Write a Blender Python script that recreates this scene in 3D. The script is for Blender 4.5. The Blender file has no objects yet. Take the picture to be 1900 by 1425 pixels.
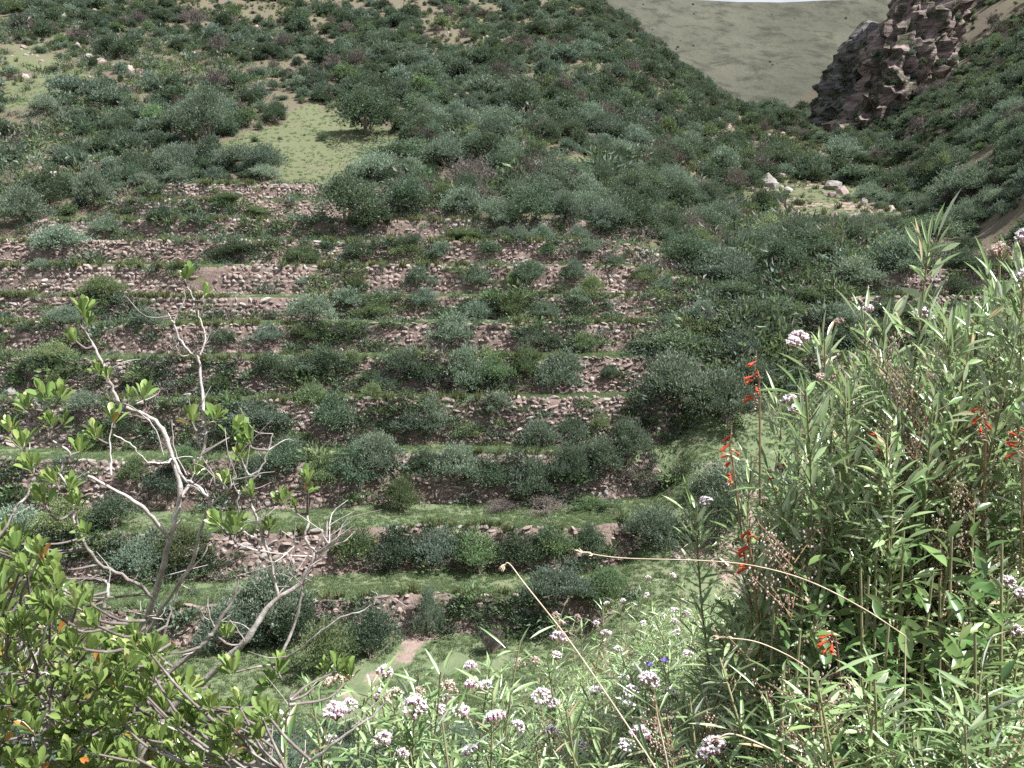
import bpy, math, random
import numpy as np
from mathutils import noise as mnoise, Vector

R = math.radians
rng = np.random.default_rng(11)
random.seed(11)
scene = bpy.context.scene
COL = scene.collection

# ------------------------------------------------------------------ camera, sky, sun, exposure
FPX = 1825.0                      # focal length in pixels of the 1900 x 1425 photograph
PITCH = R(7.26)
cam_d = bpy.data.cameras.new('camera')
cam_d.sensor_width = 36.0
cam_d.lens = FPX / 1900.0 * 36.0
cam_d.clip_start = 0.05
cam_d.clip_end = 6000
cam = bpy.data.objects.new('camera', cam_d)
cam.location = (0, 0, 0)
cam.rotation_euler = (R(90) - PITCH, 0, 0)
COL.objects.link(cam)
scene.camera = cam

SUN_ELEV, SUN_AZ = R(54), R(114)      # azimuth measured clockwise from +Y: to the camera's right
sun_dir = Vector((math.sin(SUN_AZ) * math.cos(SUN_ELEV), math.cos(SUN_AZ) * math.cos(SUN_ELEV), math.sin(SUN_ELEV)))
world = bpy.data.worlds.new('World')
scene.world = world
world.use_nodes = True
wn = world.node_tree
wn.nodes.clear()
sky = wn.nodes.new('ShaderNodeTexSky')
sky.sky_type = 'NISHITA'
sky.sun_disc = False
sky.sun_elevation = SUN_ELEV
sky.sun_rotation = SUN_AZ
sky.altitude = 3200
sky.dust_density = 1.5
bg = wn.nodes.new('ShaderNodeBackground')
bg.inputs['Strength'].default_value = 0.06
wo = wn.nodes.new('ShaderNodeOutputWorld')
# broken bright cloud over the whole sky
wtc = wn.nodes.new('ShaderNodeTexCoord')
wns = wn.nodes.new('ShaderNodeTexNoise'); wns.inputs['Scale'].default_value = 2.6; wns.inputs['Detail'].default_value = 7; wns.inputs['Roughness'].default_value = .55
wrp = wn.nodes.new('ShaderNodeValToRGB'); wrp.color_ramp.elements[0].position = .30; wrp.color_ramp.elements[1].position = .50
wmx = wn.nodes.new('ShaderNodeMix'); wmx.data_type = 'RGBA'
wn.links.new(wtc.outputs['Generated'], wns.inputs['Vector']); wn.links.new(wns.outputs[0], wrp.inputs[0]); wn.links.new(wrp.outputs[0], wmx.inputs[0])
wn.links.new(sky.outputs[0], wmx.inputs[6]); wmx.inputs[7].default_value = (6.2, 6.5, 7.0, 1)
wn.links.new(wmx.outputs[2], bg.inputs['Color'])
wn.links.new(bg.outputs[0], wo.inputs['Surface'])

sun_d = bpy.data.lights.new('sun', 'SUN')
sun_d.energy = 5.0
sun_d.angle = R(0.55)
sun_d.color = (1.0, 0.985, 0.955)
sun = bpy.data.objects.new('sun', sun_d)
sun.rotation_euler = sun_dir.to_track_quat('Z', 'Y').to_euler()
sun.location = (0, 0, 60)
COL.objects.link(sun)

scene.view_settings.view_transform = 'Standard'
scene.view_settings.look = 'None'
scene.view_settings.exposure = 1.18
scene.view_settings.gamma = 1.0
scene.render.film_transparent = False
cy = scene.cycles
cy.max_bounces = 6
cy.diffuse_bounces = 3
cy.glossy_bounces = 2
cy.transmission_bounces = 3
cy.transparent_max_bounces = 8
cy.use_denoising = False
cy.caustics_reflective = False
cy.caustics_refractive = False

# ------------------------------------------------------------------ camera geometry helpers
CP, SP = math.cos(PITCH), math.sin(PITCH)

def at(u, v, Y):
    """world point seen at photograph pixel (u, v) at forward distance Y"""
    a, b = (u - 950.0) / FPX, (712.5 - v) / FPX
    d = np.array([a, CP + b * SP, -SP + b * CP])
    return d * (Y / d[1])

def project(P):
    P = np.asarray(P, float)
    x, y, z = P[..., 0], P[..., 1], P[..., 2]
    depth = y * CP - z * SP
    up = y * SP + z * CP
    return 950 + FPX * x / depth, 712.5 - FPX * up / depth

def sstep(a, b, x):
    t = np.clip((x - a) / (b - a), 0, 1)
    return t * t * (3 - 2 * t)

# cheap vectorised value noise
_perm = rng.random((256, 256))
def vnoise(x, y, s=1.0, o=0):
    x = np.asarray(x, float) / s + 37.3 * o + 1000
    y = np.asarray(y, float) / s + 17.7 * o + 1000
    xi, yi = np.floor(x).astype(int), np.floor(y).astype(int)
    fx, fy = x - xi, y - yi
    fx, fy = fx * fx * (3 - 2 * fx), fy * fy * (3 - 2 * fy)
    g = lambda i, j: _perm[(xi + i) % 256, (yi + j) % 256]
    return (g(0, 0) * (1 - fx) + g(1, 0) * fx) * (1 - fy) + (g(0, 1) * (1 - fx) + g(1, 1) * fx) * fy
def fnoise(x, y, s, o=0):
    return (vnoise(x, y, s, o) + .5 * vnoise(x, y, s / 2.1, o + 3) + .25 * vnoise(x, y, s / 4.3, o + 7)) / 1.75

# ------------------------------------------------------------------ the lie of the land
# terraces: distance of the wall foot, level of its foot, level of its top (lowest first)
TER = [(34.0, -13.58, -12.35), (37.1, -12.19, -10.61), (40.8, -10.41, -8.42), (43.4, -8.29, -6.31),
       (45.9, -6.30, -4.71), (48.4, -4.58, -3.24), (51.1, -3.11, -2.01), (53.7, -1.89, -0.44),
       (56.4, -0.30, 0.92), (60.3, 1.15, 2.28), (64.6, 2.52, 3.66), (69.0, 3.92, 5.02)]
_py, _pz = [28.0, 31.0], [-14.35, -14.1]
for yb, zb, zt in TER:
    _py += [yb, yb + .5]; _pz += [zb, zt]
_py += [72.6, 90, 200, 240, 300, 420]; _pz += [5.35, 11.3, 51, 60, 52, 30]
# smooth version of the same slope (no steps), used where the terraces fade out
_sy = [28.0, 31.0] + [yb + .25 for yb, a, b in TER] + [72.6, 90, 200, 240, 300, 420]
_sz = [-14.35, -14.1] + [(a + b) / 2 for y, a, b in TER] + [5.35, 11.3, 51, 60, 52, 30]
# the gully floor
_gy = [28, 34, 37, 41, 43.5, 46, 48.5, 52, 60, 72, 85, 200, 300, 420]
_gz = [-14.35, -13.1, -11.8, -9.8, -7.7, -5.9, -4.3, -2.6, -.9, 1.5, 4.4, 29, 40, 46]
_gxy = [28, 38, 45, 52, 60, 70, 85, 200, 300, 420]
_gx = [3, 7.0, 10.2, 13.5, 16.5, 20, 25.5, 57, 62, 60]
_rxy = [20, 40, 50, 60, 85, 100, 150, 200, 300, 420]
_rx = [16, 22, 26, 26.5, 32.5, 37, 53, 61, 80, 90]

def gully_x(Y): return np.interp(Y, _gxy, _gx)
def wobble(X, Y):
    w = .55 * np.sin(X * .13 + .6) + .35 * np.sin(X * .33 + 1.1 + Y * .05) + .5 * (vnoise(X, Y, 5.5, 2) - .5)
    w = w + 2.6 * sstep(1.5, 8.0, X) * (1 - sstep(41.5, 45, Y)) + .00045 * np.clip(-X - 12, 0, 60) ** 2
    return w
def terr_w(X, Y):
    """1 where the hillside is terraced"""
    d = np.abs(X - gully_x(Y))
    w = sstep(1.3, 2.6, d)
    lim = np.interp(Y, [28, 36, 40, 60, 66, 75], [14, 20, 40, 40, 0, 0])
    w = w * (1 - sstep(lim, lim + 2, X))
    left = np.interp(Y, [30, 45, 55, 62, 72], [-80, -60, -40, -27, -24])
    w = w * sstep(left - 3, left, X)
    right_hi = np.interp(Y, [52, 57, 62, 66, 72], [60, 12, 6, -9, -11])
    w = w * (1 - sstep(right_hi, right_hi + 2.5, X))
    return w

def bank(X, Y):
    """the near slope the photographer stands on"""
    Xc = np.clip(X, -3, 4)
    yb = 3.3 + 3.0 * np.clip(Xc, -.4, 1.6)
    z = -1.0 - .37 * np.minimum(Y, yb) + .30 * np.clip(Xc, 0, 3) + .12 * np.clip(Xc, -3, 0)
    over = np.clip(Y - yb, 0, None)
    z = z - .64 * np.minimum(over, 7) - .42 * np.clip(over - 7, 0, None)
    return z + .15 * (fnoise(X, Y, 1.1, 5) - .5)

def H(X, Y):
    X, Y = np.asarray(X, float), np.asarray(Y, float)
    Yw = Y - wobble(X, Y)
    w = terr_w(X, Y)
    zt = np.interp(Yw, _py, _pz)
    zs = np.interp(Yw, _sy, _sz)
    z = zs + w * (zt - zs)
    gx = gully_x(Y)
    zg = np.interp(Y, _gy, _gz)
    # left of the gully the hill rises above it
    span = np.interp(Y, [28, 50, 75, 200], [3, 6, 20, 46])
    k = sstep(.15, 1.0, (gx - X) / span)
    rightpart = (X > gx)
    kk = np.where(rightpart, sstep(50, 75, Y), 1 - k)
    kk = np.where((Y < 50), 1 - sstep(.2, 1.6, np.abs(X - gx) / 2.0), kk)
    tz = sstep(46, 54, Y)
    kk1 = (1 - sstep(.2, 1.6, np.abs(X - gx) / 2.0))
    kk2 = np.where(rightpart, sstep(50, 75, Y), 1 - k)
    kk = kk1 * (1 - tz) + kk2 * tz
    z = z * (1 - kk) + zg * kk
    # hill shoulder rises to the left, right hillside rises to the right
    z = z + np.clip(-X, 0, 200) * .06 * sstep(80, 150, Y)
    rx = np.interp(Y, _rxy, _rx)
    d = np.clip(X - rx, 0, None)
    z = z + .68 * d * sstep(0, 6, d) * sstep(18, 40, Y)
    # ravines and swells
    z = z + sstep(72, 95, Y) * (3.2 * (fnoise(X, Y, 26, 1) - .5) + 1.3 * (fnoise(X, Y, 7, 4) - .5)) * sstep(3, 12, np.abs(X - gx))
    z = z + .10 * (fnoise(X, Y, 1.7, 9) - .5) + .05 * (vnoise(X, Y, .45, 8) - .5)
    z = z + (1 - w) * .5 * (fnoise(X, Y, 3.4, 6) - .5)
    # the near bank joins the valley floor
    zn = bank(X, Y)
    m = sstep(26, 31, Y)
    zv = np.where(Y < 30, -14.35 + .3 * (fnoise(X, Y, 3, 2) - .5), z)
    near = np.maximum(zn, zv)
    return near * (1 - m) + z * m

_hy = np.concatenate([np.arange(1.2, 30, .15), np.arange(30, 75, .08), np.arange(75, 260, .5)])
def hit(u, v, ymin=20):
    ys = _hy[_hy > ymin]
    a, b = (u - 950.0) / FPX, (712.5 - v) / FPX
    d = np.array([a, CP + b * SP, -SP + b * CP]); d = d / d[1]
    h = H(d[0] * ys, ys)
    below = np.nonzero(d[2] * ys < h)[0]
    if len(below) == 0: return None
    Y = ys[below[0]]
    X = d[0] * Y
    return np.array([X, Y, float(H(X, Y))])

# ------------------------------------------------------------------ mesh helpers
class MB:
    """collects vertices and faces (3 or 4 corners) with a tint value and a material slot for each piece"""
    def __init__(s): s.V = []; s.F = []; s.T = []; s.M = []; s.n = 0
    def add(s, V, F, tint=0.5, mat=0):
        V = np.asarray(V, float).reshape(-1, 3); F = np.asarray(F, int)
        s.V.append(V); s.F.append(F + s.n); s.n += len(V)
        s.T.append(np.full(len(V), tint) if np.isscalar(tint) else np.asarray(tint, float))
        s.M.append(np.full(len(F), mat, int))
    def mesh(s, name, mats, smooth=False):
        me = bpy.data.meshes.new(name)
        V = np.concatenate(s.V)
        me.vertices.add(len(V)); me.vertices.foreach_set('co', V.ravel())
        lens = np.concatenate([np.full(len(f), f.shape[1], int) for f in s.F])
        loops = np.concatenate([f.ravel() for f in s.F])
        me.loops.add(len(loops)); me.loops.foreach_set('vertex_index', loops)
        me.polygons.add(len(lens))
        starts = np.concatenate([[0], np.cumsum(lens)[:-1]])
        me.polygons.foreach_set('loop_start', starts)
        try: me.polygons.foreach_set('loop_total', lens)
        except Exception: pass
        for m in (mats if isinstance(mats, (list, tuple)) else [mats]): me.materials.append(m)
        me.polygons.foreach_set('material_index', np.concatenate(s.M))
        me.polygons.foreach_set('use_smooth', np.full(len(lens), smooth, bool))
        at_ = me.attributes.new('tint', 'FLOAT', 'POINT')
        at_.data.foreach_set('value', np.concatenate(s.T))
        me.update(calc_edges=True)
        return me

def place(V, F, mats, offs, tint):
    """copies of a template: mats (N,3,3), offs (N,3), tint (N)"""
    V = np.asarray(V, float); F = np.asarray(F, int)
    N = len(offs)
    W = np.einsum('nij,kj->nki', mats, V) + offs[:, None, :]
    FF = (F[None] + (np.arange(N) * len(V))[:, None, None]).reshape(-1, F.shape[1])
    return W.reshape(-1, 3), FF, np.repeat(tint, len(V))

def nrm(a): return a / (np.linalg.norm(a, axis=-1, keepdims=True) + 1e-9)
def frames(d, up, L, W):
    y = nrm(d); x = nrm(np.cross(y, up)); z = np.cross(x, y)
    L = np.broadcast_to(L, (len(d),)); W = np.broadcast_to(W, (len(d),))
    return np.stack([x * W[:, None], y * L[:, None], z * L[:, None]], axis=2)

# leaf templates: length along +Y, width along X, normal +Z
LEAF2_V = [(0, 0, 0), (.5, .42, .10), (0, .5, 0), (-.5, .42, .10), (0, 1, -.06)]
LEAF2_F = [(0, 1, 4, 2), (0, 2, 4, 3)]
def leaf_rows(rows, fold=.16, bend=.12, aspect=.4):
    fold = fold * aspect
    V = [(0, 0, 0)]
    F = []
    for (t, w) in rows:
        zb = -bend * t * t
        V += [(-w, t, zb + fold * w), (0, t, zb), (w, t, zb + fold * w)]
    n = len(rows)
    V.append((0, 1, -bend))
    F.append((0, 2, 1, 1)); F.append((0, 3, 2, 2))
    tri = [(0, 2, 1), (0, 3, 2)]
    quad = []
    for i in range(n - 1):
        a = 1 + 3 * i; b = a + 3
        quad += [(a, a + 1, b + 1, b), (a + 1, a + 2, b + 2, b + 1)]
    a = 1 + 3 * (n - 1); t = len(V) - 1
    tri += [(a, a + 1, t), (a + 1, a + 2, t)]
    return np.array(V), np.array(tri), np.array(quad)
OBOV = leaf_rows([(.2, .10), (.45, .28), (.7, .42), (.9, .30)], .45, .08, .47)
LANCE = leaf_rows([(.15, .30), (.4, .5), (.7, .36)], .7, .10, .13)
OVATE = leaf_rows([(.08, .12), (.25, .34), (.5, .40), (.75, .24)], .5, .16, .42)

def add_leaves(mb, tmpl, d, up, L, W, offs, tint, mat=0):
    M = frames(d, up, L, W)
    V, tri, quad = tmpl
    a, b, c = place(V, tri, M, offs, tint); n0 = mb.n
    mb.add(a, b, c, mat)
    b2 = (quad[None] + (np.arange(len(offs)) * len(V))[:, None, None]).reshape(-1, 4)
    mb.F.append(b2 + n0); mb.M.append(np.full(len(b2), mat, int))

def tube(mb, P, Rr, n=5, tint=.5, mat=0, cap=True):
    P = np.asarray(P, float); Rr = np.broadcast_to(np.asarray(Rr, float), (len(P),))
    T = np.gradient(P, axis=0); T = nrm(T)
    ref = np.array([.31, .77, .55])
    if abs(T[0] @ ref) > .9: ref = np.array([.9, -.3, .1])
    V = []
    for i in range(len(P)):
        x = np.cross(T[i], ref); x /= np.linalg.norm(x) + 1e-9
        y = np.cross(T[i], x)
        a = np.arange(n) * 2 * math.pi / n
        V.append(P[i] + Rr[i] * (np.cos(a)[:, None] * x + np.sin(a)[:, None] * y))
    V = np.concatenate(V)
    F = []
    for i in range(len(P) - 1):
        for k in range(n):
            F.append((i * n + k, i * n + (k + 1) % n, (i + 1) * n + (k + 1) % n, (i + 1) * n + k))
    mb.add(V, F, tint, mat)

def smooth_path(P, sub=4):
    """Catmull-Rom through the given points (any number of columns)"""
    P = np.asarray(P, float)
    if len(P) < 3: 
        t = np.linspace(0, 1, sub * (len(P) - 1) + 1)[:, None]
        return P[0] * (1 - t) + P[-1] * t
    Q = np.vstack([2 * P[0] - P[1], P, 2 * P[-1] - P[-2]])
    out = []
    for i in range(1, len(Q) - 2):
        for t in np.arange(sub) / sub:
            a, b, c, d = Q[i - 1], Q[i], Q[i + 1], Q[i + 2]
            out.append(.5 * ((2 * b) + (-a + c) * t + (2 * a - 5 * b + 4 * c - d) * t ** 2 + (-a + 3 * b - 3 * c + d) * t ** 3))
    out.append(P[-1])
    return np.array(out)

def new_obj(name, data, parent=None, loc=None, coll=COL, kind=None):
    o = bpy.data.objects.new(name, data)
    if coll is not None: coll.objects.link(o)
    if parent is not None: o.parent = parent
    if loc is not None: o.location = loc
    if kind: o['kind'] = kind
    return o
def tag(o, label, cat=None, group=None, kind=None):
    o['label'] = label
    if cat: o['category'] = cat
    if group: o['group'] = group
    if kind: o['kind'] = kind
    return o

ORD = ['zeroth', 'first', 'second', 'third', 'fourth', 'fifth', 'sixth', 'seventh', 'eighth', 'ninth', 'tenth', 'eleventh', 'twelfth',
       'thirteenth', 'fourteenth', 'fifteenth', 'sixteenth', 'seventeenth', 'eighteenth', 'nineteenth', 'twentieth']
def ordinal(n):
    if n <= 20: return ORD[n]
    tens = {2: 'twenty', 3: 'thirty', 4: 'forty', 5: 'fifty', 6: 'sixty', 7: 'seventy', 8: 'eighty', 9: 'ninety'}[(n // 10) % 10]
    if n > 99: return '%dth' % n
    return tens + ('ieth' if False else '') + '-' + ORD[n % 10] if n % 10 else tens[:-1] + 'ieth'

# ------------------------------------------------------------------ materials
def nodes(name):
    m = bpy.data.materials.new(name); m.use_nodes = True
    nt = m.node_tree; nt.nodes.clear()
    out = nt.nodes.new('ShaderNodeOutputMaterial')
    return m, nt, out
def mixc(nt, fac, a, b, blend='MIX'):
    n = nt.nodes.new('ShaderNodeMix'); n.data_type = 'RGBA'; n.blend_type = blend
    for sock, val in ((n.inputs[0], fac), (n.inputs[6], a), (n.inputs[7], b)):
        if hasattr(val, 'is_linked') or hasattr(val, 'links'): nt.links.new(val, sock)
        elif isinstance(val, (tuple, list)): sock.default_value = (*val[:3], 1)
        else: sock.default_value = val
    return n.outputs[2]
def math_n(nt, op, a, b=None):
    n = nt.nodes.new('ShaderNodeMath'); n.operation = op
    for s, v in ((n.inputs[0], a), (n.inputs[1], b)):
        if v is None: continue
        if hasattr(v, 'links'): nt.links.new(v, s)
        else: s.default_value = v
    return n.outputs[0]
def noise_n(nt, scale, detail=4, rough=.6, coord='Object'):
    tc = nt.nodes.new('ShaderNodeTexCoord')
    n = nt.nodes.new('ShaderNodeTexNoise'); n.inputs['Scale'].default_value = scale
    n.inputs['Detail'].default_value = detail; n.inputs['Roughness'].default_value = rough
    nt.links.new(tc.outputs[coord], n.inputs['Vector'])
    return n.outputs[0]
def ramp(nt, fac, stops):
    n = nt.nodes.new('ShaderNodeValToRGB')
    e = n.color_ramp.elements
    while len(e) < len(stops): e.new(.5)
    for el, (p, c) in zip(e, stops):
        el.position = p; el.color = (*c, 1) if len(c) == 3 else c
    nt.links.new(fac, n.inputs[0])
    return n.outputs[0]
def attr(nt, name):
    n = nt.nodes.new('ShaderNodeAttribute'); n.attribute_name = name
    return n.outputs['Fac']
def bump(nt, h, strength, dist):
    n = nt.nodes.new('ShaderNodeBump'); n.inputs['Strength'].default_value = strength; n.inputs['Distance'].default_value = dist
    nt.links.new(h, n.inputs['Height'])
    return n.outputs[0]

def leaf_mat(name, stops, trans=.3, rough=.5, spec=.3, back=None, objvar=.5):
    """leaf colour from the tint of each leaf, a value per plant, thin translucency"""
    m, nt, out = nodes(name)
    col = ramp(nt, attr(nt, 'tint'), stops)
    oi = nt.nodes.new('ShaderNodeObjectInfo')
    hsv = nt.nodes.new('ShaderNodeHueSaturation')
    mr = nt.nodes.new('ShaderNodeMapRange')
    nt.links.new(oi.outputs['Random'], mr.inputs[0])
    mr.inputs[3].default_value = 1 - objvar * .5; mr.inputs[4].default_value = 1 + objvar * .5
    nt.links.new(mr.outputs[0], hsv.inputs['Value'])
    mr2 = nt.nodes.new('ShaderNodeMapRange')
    nt.links.new(math_n(nt, 'FRACT', math_n(nt, 'MULTIPLY', oi.outputs['Random'], 7.31)), mr2.inputs[0])
    mr2.inputs[3].default_value = .5 - objvar * .045; mr2.inputs[4].default_value = .5 + objvar * .045
    nt.links.new(mr2.outputs[0], hsv.inputs['Hue'])
    nt.links.new(col, hsv.inputs['Color'])
    col = hsv.outputs[0]
    front = col
    if back:
        geo = nt.nodes.new('ShaderNodeNewGeometry')
        front = mixc(nt, geo.outputs['Backfacing'], col, back)
    p = nt.nodes.new('ShaderNodeBsdfPrincipled')
    nt.links.new(front, p.inputs['Base Color'])
    p.inputs['Roughness'].default_value = rough
    p.inputs['Specular IOR Level'].default_value = spec
    if trans > 0:
        t = nt.nodes.new('ShaderNodeBsdfTranslucent')
        nt.links.new(mixc(nt, .35, col, (.33, .42, .17)), t.inputs['Color'])
        mx = nt.nodes.new('ShaderNodeMixShader'); mx.inputs[0].default_value = trans
        nt.links.new(p.outputs[0], mx.inputs[1]); nt.links.new(t.outputs[0], mx.inputs[2])
        nt.links.new(mx.outputs[0], out.inputs['Surface'])
    else:
        nt.links.new(p.outputs[0], out.inputs['Surface'])
    return m

def plain_mat(name, c1, c2, scale=8, rough=.85, bumpd=0.0, bscale=None, objvar=0, tintmix=None):
    m, nt, out = nodes(name)
    col = mixc(nt, ramp(nt, noise_n(nt, scale, 5), [(.35, (0, 0, 0)), (.65, (1, 1, 1))]), c1, c2)
    if tintmix:
        col = mixc(nt, attr(nt, 'tint'), col, tintmix)
    if objvar:
        oi = nt.nodes.new('ShaderNodeObjectInfo')
        hsv = nt.nodes.new('ShaderNodeHueSaturation')
        mr = nt.nodes.new('ShaderNodeMapRange'); nt.links.new(oi.outputs['Random'], mr.inputs[0])
        mr.inputs[3].default_value = 1 - objvar; mr.inputs[4].default_value = 1 + objvar
        nt.links.new(mr.outputs[0], hsv.inputs['Value']); nt.links.new(col, hsv.inputs['Color'])
        col = hsv.outputs[0]
    p = nt.nodes.new('ShaderNodeBsdfPrincipled')
    nt.links.new(col, p.inputs['Base Color']); p.inputs['Roughness'].default_value = rough
    p.inputs['Specular IOR Level'].default_value = .25
    if bumpd:
        nt.links.new(bump(nt, noise_n(nt, bscale or scale * 2, 6), .8, bumpd), p.inputs['Normal'])
    nt.links.new(p.outputs[0], out.inputs['Surface'])
    return m

M = {}
M['grey'] = leaf_mat('grey_green_leaf_shaded', [(0, (.052, .082, .058)), (.5, (.098, .140, .103)), (1, (.195, .245, .195))], .25, .6, .2, objvar=.8)  # hill scrub and weeds; the hill's cloud shade is put into this colour
M['dark'] = leaf_mat('dark_green_leaf_shaded', [(0, (.026, .047, .030)), (.6, (.050, .082, .050)), (1, (.105, .145, .092))], .22, .5, .25, objvar=.8)  # dark scrub, colour lowered to stand for cloud shade on the hill
M['green'] = leaf_mat('mid_green_leaf_shaded', [(0, (.060, .100, .045)), (.6, (.105, .155, .070)), (1, (.19, .235, .125))], .28, .55, .25)  # shaded version of the green, darkened for the hill under cloud
M['brown'] = leaf_mat('dry_brown_leaf', [(0, (.09, .076, .07)), (.6, (.16, .137, .125)), (1, (.26, .235, .215))], .1, .8, .1)
M['olive'] = leaf_mat('olive_grass_blade', [(0, (.08, .105, .045)), (.6, (.145, .17, .075)), (1, (.25, .25, .14))], .25, .6, .2)
M['grass'] = leaf_mat('short_grass_blade', [(0, (.10, .155, .072)), (.6, (.165, .230, .112)), (1, (.27, .315, .18))], .25, .6, .2)
M['agave'] = leaf_mat('spiky_rosette_leaf', [(0, (.09, .115, .085)), (1, (.23, .265, .205))], .1, .5, .3)
M['yellow'] = leaf_mat('yellow_petal', [(0, (.55, .38, .02)), (1, (.75, .58, .05))], .2, .6, .2)
M['pale'] = leaf_mat('grey_green_leaf_lit', [(0, (.075, .112, .078)), (.5, (.135, .185, .135)), (1, (.26, .315, .25))], .25, .6, .2, objvar=.8)  # sunlit copy of the grey leaf: terrace light is put into the colour
M['green_lit'] = leaf_mat('mid_green_leaf_lit', [(0, (.075, .120, .058)), (.6, (.135, .190, .090)), (1, (.24, .29, .16))], .28, .55, .25, objvar=.8)  # same green as the hill scrub, lightened as if in sun
M['dark_lit'] = leaf_mat('dark_green_leaf_lit', [(0, (.038, .065, .042)), (.6, (.072, .112, .070)), (1, (.14, .185, .12))], .22, .5, .25, objvar=.8)  # dark leaf again, lightened so terraces look sunlit against the hill
M['twig'] = plain_mat('shrub_wood', (.13, .10, .085), (.26, .22, .19), 12)
M['stone'] = None

def stone_mat():
    m, nt, out = nodes('field_stone')
    oi = nt.nodes.new('ShaderNodeObjectInfo')
    v = math_n(nt, 'FRACT', math_n(nt, 'ADD', attr(nt, 'tint'), oi.outputs['Random']))
    col = ramp(nt, v, [(0, (.18, .132, .12)), (.25, (.24, .173, .155)), (.55, (.285, .212, .192)), (.8, (.30, .25, .23)), (1, (.37, .335, .315))])
    n2 = noise_n(nt, 9, 5)
    col = mixc(nt, ramp(nt, n2, [(.4, (0, 0, 0)), (.75, (.55, .55, .55))]), col, (.30, .28, .26))
    p = nt.nodes.new('ShaderNodeBsdfPrincipled')
    nt.links.new(col, p.inputs['Base Color']); p.inputs['Roughness'].default_value = .9
    p.inputs['Specular IOR Level'].default_value = .15
    nt.links.new(bump(nt, noise_n(nt, 22, 5), .7, .03), p.inputs['Normal'])
    nt.links.new(p.outputs[0], out.inputs['Surface'])
    return m
M['stone'] = stone_mat()
M['earth'] = plain_mat('wall_earth', (.14, .103, .089), (.205, .155, .135), 2.2, .95, .12, 7)

def terrain_mat():
    m, nt, out = nodes('hillside_ground')
    g, d = attr(nt, 'grassy'), attr(nt, 'dirt')
    big = noise_n(nt, .35, 6, .65)
    fine = noise_n(nt, 5.5, 6, .7)
    mid = noise_n(nt, 1.3, 5, .65)
    soil = mixc(nt, ramp(nt, fine, [(.3, (0, 0, 0)), (.7, (1, 1, 1))]), (.085, .064, .052), (.175, .138, .118))
    soil = mixc(nt, ramp(nt, mid, [(.42, (0, 0, 0)), (.62, (.75, .75, .75))]), soil, (.095, .105, .05))
    grass = mixc(nt, ramp(nt, mid, [(.3, (0, 0, 0)), (.7, (1, 1, 1))]), (.095, .135, .068), (.16, .19, .108))
    grass = mixc(nt, ramp(nt, fine, [(.45, (0, 0, 0)), (.75, (.8, .8, .8))]), grass, (.165, .165, .10))
    grass = mixc(nt, ramp(nt, big, [(.5, (0, 0, 0)), (.72, (.6, .6, .6))]), grass, (.20, .185, .12))
    grass = mixc(nt, math_n(nt, 'MULTIPLY', attr(nt, 'dry'), .75), grass, mixc(nt, ramp(nt, fine, [(.3, (0, 0, 0)), (.7, (1, 1, 1))]), (.075, .085, .045), (.135, .135, .08)))
    dirt = mixc(nt, ramp(nt, fine, [(.3, (0, 0, 0)), (.7, (1, 1, 1))]), (.20, .142, .122), (.33, .255, .225))
    edge = math_n(nt, 'ADD', g, math_n(nt, 'MULTIPLY', math_n(nt, 'SUBTRACT', mid, .5), 1.1))
    c = mixc(nt, ramp(nt, edge, [(.35, (0, 0, 0)), (.6, (1, 1, 1))]), soil, grass)
    edge2 = math_n(nt, 'ADD', d, math_n(nt, 'MULTIPLY', math_n(nt, 'SUBTRACT', mid, .5), 1.0))
    c = mixc(nt, ramp(nt, edge2, [(.42, (0, 0, 0)), (.6, (1, 1, 1))]), c, dirt)
    p = nt.nodes.new('ShaderNodeBsdfPrincipled')
    nt.links.new(c, p.inputs['Base Color']); p.inputs['Roughness'].default_value = .95
    p.inputs['Specular IOR Level'].default_value = .1
    nt.links.new(bump(nt, fine, .9, .09), p.inputs['Normal'])
    nt.links.new(p.outputs[0], out.inputs['Surface'])
    return m
M['terrain'] = terrain_mat()

# ------------------------------------------------------------------ ground sheet
def in_poly(px, py, poly):
    px, py = np.asarray(px), np.asarray(py)
    c = np.zeros(px.shape, bool); n = len(poly)
    for i in range(n):
        x1, y1 = poly[i]; x2, y2 = poly[(i + 1) % n]
        cond = ((y1 > py) != (y2 > py)) & (px < (x2 - x1) * (py - y1) / (y2 - y1 + 1e-12) + x1)
        c ^= cond
    return c
def ground_poly(pts, ymin=60):
    return [tuple(hit(u, v, ymin)[:2]) for u, v in pts]
# open meadows on the hillside, as plan outlines on the ground
MEADOWS = [ground_poly([(405, 262), (490, 228), (600, 206), (650, 232), (700, 246), (760, 250), (745, 292), (690, 306), (670, 340), (600, 352), (500, 335), (440, 306)]),
           ground_poly([(985, 290), (1060, 280), (1130, 300), (1125, 335), (1050, 335)]),
           ground_poly([(0, 160), (80, 130), (170, 120), (185, 160), (100, 185), (0, 215)]),
           ground_poly([(0, 95), (70, 85), (130, 100), (90, 130), (0, 135)]),
           ground_poly([(1390, 345), (1480, 335), (1600, 352), (1648, 385), (1620, 412), (1540, 428), (1440, 420), (1400, 390)])]
def meadow_mask(X, Y):
    m = np.zeros(np.shape(X), bool)
    X, Y = X + 5 * (fnoise(X, Y, 3.2, 91) - .5), Y + 6 * (fnoise(X, Y, 3.2, 92) - .5)
    for p in MEADOWS: m |= in_poly(X, Y, p)
    return m

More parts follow.
